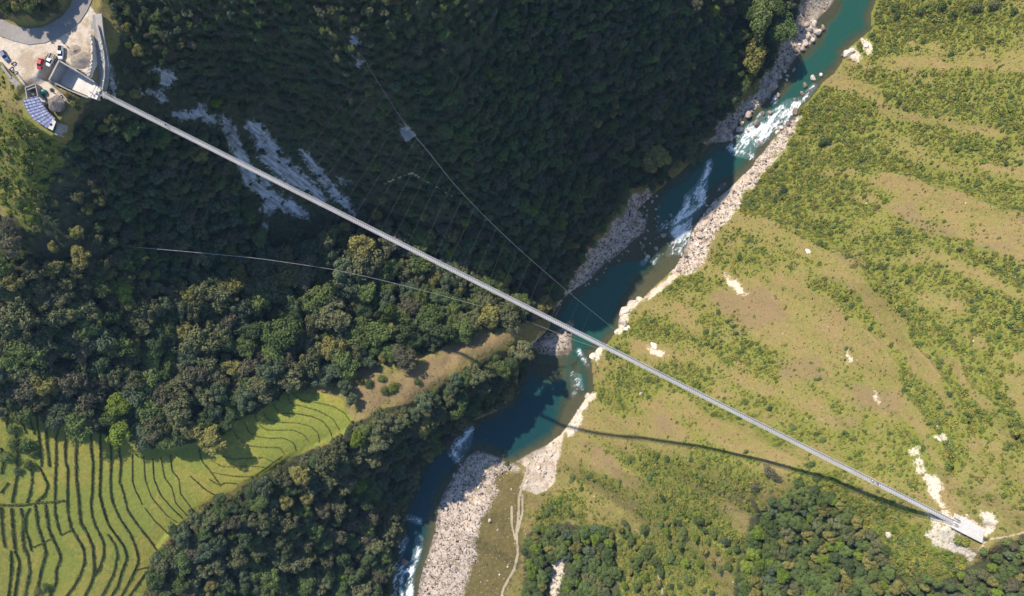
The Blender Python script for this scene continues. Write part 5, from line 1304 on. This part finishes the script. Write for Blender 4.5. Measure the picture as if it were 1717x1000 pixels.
for bi, L_ in enumerate(BANKS):
    pts = np.array(L_, float); seg = np.r_[0, np.cumsum(np.hypot(*np.diff(pts, axis=0).T))]
    m_ = max(6, int(seg[-1] / 2.6)); tt = np.linspace(0, seg[-1], m_)
    pu = np.interp(tt, seg, pts[:, 0]); pv = np.interp(tt, seg, pts[:, 1])
    for _ in range(2): pu[1:-1] = (pu[:-2] + 2 * pu[1:-1] + pu[2:]) / 4; pv[1:-1] = (pv[:-2] + 2 * pv[1:-1] + pv[2:]) / 4
    G = on(pu, pv); d = np.gradient(G[:, :2], axis=0); d /= np.linalg.norm(d, axis=1)[:, None] + 1e-9; nn = np.c_[-d[:, 1], d[:, 0]]
    bi -= 3; steep = bi in (44, 46, 47, 11, 12, 18, 21, 22); nar = 0.6 if (steep or 13 <= bi <= 30) else 1.0
    wv = nar * (0.30 + 0.36 * np.abs(fbm(tt / 9, tt * 0 + bi, 3, bi)) * 2)
    if bi in (5, 36, 37, 32, 34, 2): wv *= 1.35
    hh = (0.35 if nar < 1 else 0.75) * (0.7 + 0.8 * rng.random(m_))
    rings = []
    mb = MB()
    for i in range(m_):
        g_ = G[i]; row = []
        for s_, zf in ((-1.0, -.2), (-.7, .75), (0, 1.0), (.7, .7), (1.0, -.2)):
            q = g_[:2] + nn[i] * s_ * wv[i] * 0.8; row.append((q[0], q[1], float(hgt(q[0], q[1])) * .5 + g_[2] * .5 + zf * hh[i] * .8))
        rings.append(row)
    mb.loft(rings)
    me = mb.build("terrace_bank", M_BANK, mesh_only=True)
    nl = int(seg[-1] * 5); ii = rng.uniform(0, m_ - 1.01, nl); i0 = ii.astype(int); fr = ii - i0
    c_ = G[i0] * (1 - fr)[:, None] + G[i0 + 1] * fr[:, None]; s_ = rng.uniform(-1, 1, nl)
    c_[:, :2] += nn[i0] * (s_ * wv[i0])[:, None]; c_[:, 2] += hh[i0] * rng.uniform(.3, 1.15, nl) * (1 - .5 * np.abs(s_))
    e = rng.normal(size=(nl, 3)); e[:, 2] = np.abs(e[:, 2]) + .3; e /= np.linalg.norm(e, axis=1)[:, None]
    t_ = np.cross(e, rng.normal(size=(nl, 3))); t_ /= np.linalg.norm(t_, axis=1)[:, None]; b_ = np.cross(e, t_); ls = rng.uniform(.12, .34, nl)[:, None] * (0.8 + .3 * nar)
    Vl = np.stack([c_ - t_ * ls, c_ - b_ * ls * .6, c_ + t_ * ls, c_ + b_ * ls * .6], 1).reshape(-1, 3)
    lm_ = np_mesh("w", Vl, np.arange(nl * 4).reshape(-1, 4))
    bm = bmesh.new(); bm.from_mesh(me); n0 = len(bm.faces); bm.from_mesh(lm_); bm.faces.ensure_lookup_table()
    lit = 19 <= bi <= 30  # sun-facing banks take the paler grass: sunlight painted into their colour
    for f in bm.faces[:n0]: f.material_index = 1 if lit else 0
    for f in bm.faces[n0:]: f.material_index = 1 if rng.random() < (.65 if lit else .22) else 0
    bm.to_mesh(me); bm.free(); me.materials.append(M_BANKY)
    tag(link("terrace_bank", me), "weedy earth bank between two rice terraces", "terrace bank", kind="structure")

# ------------------------------------------------------------------ rocks
def rock_mesh(seed, sub=3, mat=None):
    bm = bmesh.new(); bmesh.ops.create_icosphere(bm, subdivisions=sub, radius=1.0)
    g = random.Random(seed); pl = [(Vector((g.gauss(0, 1), g.gauss(0, 1), g.gauss(0, 1))).normalized(), g.uniform(.55, .9)) for _ in range(11)]
    for v_ in bm.verts:
        d = v_.co.normalized(); r_ = 1.0
        for n_, h_ in pl:
            dd = d.dot(n_)
            if dd > 1e-3: r_ = min(r_, h_ / dd)
        q = float(fbm(d.x * 2 + seed, d.y * 2 + d.z * 1.3, 3, seed)) * .22
        v_.co = d * (r_ + q)
        v_.co.z *= .75
    me = bpy.data.meshes.new("boulder"); bm.to_mesh(me); bm.free(); me.materials.append(mat); return me
RK = [rock_mesh(s, 3, M_ROCK) for s in (1, 2, 3)] + [rock_mesh(s, 3, M_ROCKB) for s in (4, 5)] + [rock_mesh(s, 3, M_ROCKW) for s in (6, 7)]
RCOL = ["grey", "grey", "grey", "brown", "brown", "white", "white"]
BL = [(1267,209,7,3),(1279,191,4.2,3),(1288,191,5,4),(1263,232,3,3),(1253,193,7,1),(1212,218,8,0),(1229,211,7.5,1),(1240,218,6.5,2),(1224,231,6.5,0),(1258,188,4,0),(1244,207,4,2),(1236,230,4,1),(1214,310,3,3),(1267,305,5,1),(1200,335,2.6,3),(1204,335,2.6,3),(1379,48,6,3),(1294,146,9,0),(1303,161,5,1),(1330,118,4,0),(1320,128,3.5,2),(1067,376,5,3),(1047,370,4,0),(1057,368,4,1),(1059,389,4,0),(1085,431,5,5),(1080,425,3,3),(1037,438,3,3),(1022,438,2.2,0),(982,479,2.6,0),(987,476,2,1),(1123,362,3.6,0),(1102,364,3,0),(1115,372,3,3),(1169,411,4.2,5),(1176,415,3.6,6),(958,484,2.2,3),(680,940,7.6,3),(679,848,5,3),(677,872,4,3),(657,911,4.5,3),(660,925,3,3),(676,862,3,0),(772,779,2.6,0),(1074,660,3.6,0),(985,686,3.2,0),(1489,897,6.5,6),(968,653,3.5,3),(975,648,3,3),(963,646,2.6,4),(1365,40,6,5),(1358,50,6,6),(1369,55,7,5),(1355,62,6,6),(1362,68,5,5),(1352,42,5,0),(1350,75,5,0),(1345,82,5,1),(1310,112,4,5),(1316,120,4,6),(1300,125,4,5),(1308,130,4,6),(1287,150,4,1),(1318,135,3.4,5),(1290,158,3.6,0),(1280,165,3.4,1),(1420,90,8,5),(1428,86,6,6),(1432,100,5,5),(1412,93,3,3),(1452,78,5,6),(1360,132,6,5),(1375,127,4,6),(1347,145,5,3),(1343,158,4,3),(1332,188,6,3),(1320,208,5,4),(1303,222,5,5),(1310,215,4,6),(1275,243,4,3),(1270,240,4,4),(1240,342,4,5),(1185,345,3,0),(1150,430,4,3),(1146,440,3,0),(1280,200,3,3),(1252,222,3,0)]
OUT = [(1050,522,14,10,0.6),(1060,510,12,8,0.7),(1045,540,9,10,1.2),(1052,550,8,8,0.4),(1037,556,8,6,0.2),(1072,502,9,6,0.5),(995,597,8,7,0.2),(1005,588,9,6,0.6),(1016,583,7,5,0.5),(1098,582,10,6,-0.9),(1110,594,9,5,-1.0),(985,665,8,6,0.9),(972,690,8,5,1.0),(965,708,6,5,0.8),(1357,423,9,5,-.8)]
tries = 0; GP = [(p_, polysd) for p_ in GRAVEL]
while len(BL) < 255 and tries < 6000:
    tries += 1
    gp = GRAVEL[int(rng.choice(6, p=[.03, .29, .31, .26, .11, 0]))]; us = [q[0] for q in gp]; vs = [q[1] for q in gp]
    u, v = rng.uniform(min(us), max(us)), rng.uniform(max(min(vs), 0), min(max(vs), 1000)); r_ = 1.5 + rng.exponential(1.0)
    if inside(gp, u, v) and not any((u - q[0]) ** 2 + (v - q[1]) ** 2 < (q[2] + r_) ** 2 * .8 for q in BL): BL.append((float(u), float(v), float(min(r_, 5)), int(rng.choice([0, 1, 2, 3, 5, 6]))))
bl = name_all([(t[0], t[1], t[2], RCOL[t[3]]) for t in BL], "boulder", ("the big midstream boulder", "the forest's white boulder"))
srcr = {}
for t, lab in zip(BL, bl):
    p = on1(t[0], t[1]); s = t[2] * (HC - p.z) / FPX; p.z = max(p.z, -.4 - s * .1)
    o = link("boulder", RK[t[3]], None, p + Vector((0, 0, s * .28))); o.scale = (s * rng.uniform(.95, 1.2), s * rng.uniform(.8, 1.0), s * rng.uniform(.8, 1.1)); o.rotation_euler = (rng.uniform(-.3, .3), rng.uniform(-.3, .3), rng.uniform(0, 6.28))
    tag(o, lab, "boulder", "river boulders"); srcr.setdefault(t[3], o)
ol = name_all([(t[0], t[1], t[2], "pale jagged") for t in OUT], "rock outcrop", ("the right bank cliff rock",))
for t, lab in zip(OUT, ol):
    p = on1(t[0], t[1]); s = (HC - p.z) / FPX
    o = link("rock_outcrop", RK[5 + (int(t[0]) % 2)], None, p + Vector((0, 0, -.4))); o.scale = (t[2] * s, t[3] * s, t[3] * s * .9); o.rotation_euler = (rng.uniform(-.4, .4), rng.uniform(-.4, .4), t[4])
    tag(o, lab, "rock outcrop", "pale outcrops of the right bank")
# cobbles on the strands and loose stones in white patches
x, y, z, u, v = sample(200000)
gI = grid_interp(m_gravel)(x, y); pI = grid_interp(np.maximum(m_pale, m_scree * .8))(x, y); bI = I_bar(x, y)
gI = gI * (1 - .8 * sstep(.3, .8, bI)) * (0.55 + .45 * (fbm(x / 5, y / 5, 3, 77) > -.08))
dens = np.maximum.reduce([sstep(.06, .8, gI), .18 * sstep(.3, .8, pI), .16 * bI, 0.012 * (I_right(x, y) > .9) * (I_for(x, y) < .3)])
k = (rng.random(len(x)) < dens * .9)
x, y, z = x[k], y[k], z[k]; n = len(x)
scatter("cobbles", np.c_[x, y, z + .05], np.minimum(.10 + rng.exponential(.11, n), .7), rng.choice(5, n, p=[.31, .26, .19, .12, .12]), [srcr[0], srcr[1], srcr[3], srcr[5], srcr[6]], "pale cobbles and loose stones on the river strands", "cobbles")

# ------------------------------------------------------------------ thin haze added to lift the dark shade of the gorge
hz = MB(); hz.box((30, 0, 195), (900, 800, 400))
k = bpy.data.materials.new("shade_lift_haze"); k.use_nodes = True; k.node_tree.nodes.clear()
vo = k.node_tree.nodes.new("ShaderNodeVolumePrincipled"); vo.inputs["Color"].default_value = (0.40, 0.62, 1.0, 1); vo.inputs["Density"].default_value = 0.00005; vo.inputs["Anisotropy"].default_value = 0.0
om = k.node_tree.nodes.new("ShaderNodeOutputMaterial"); k.node_tree.links.new(vo.outputs[0], om.inputs["Volume"])
tag(hz.build("haze", k), "thin blue haze added to lift the gorge shade", "haze", kind="stuff")
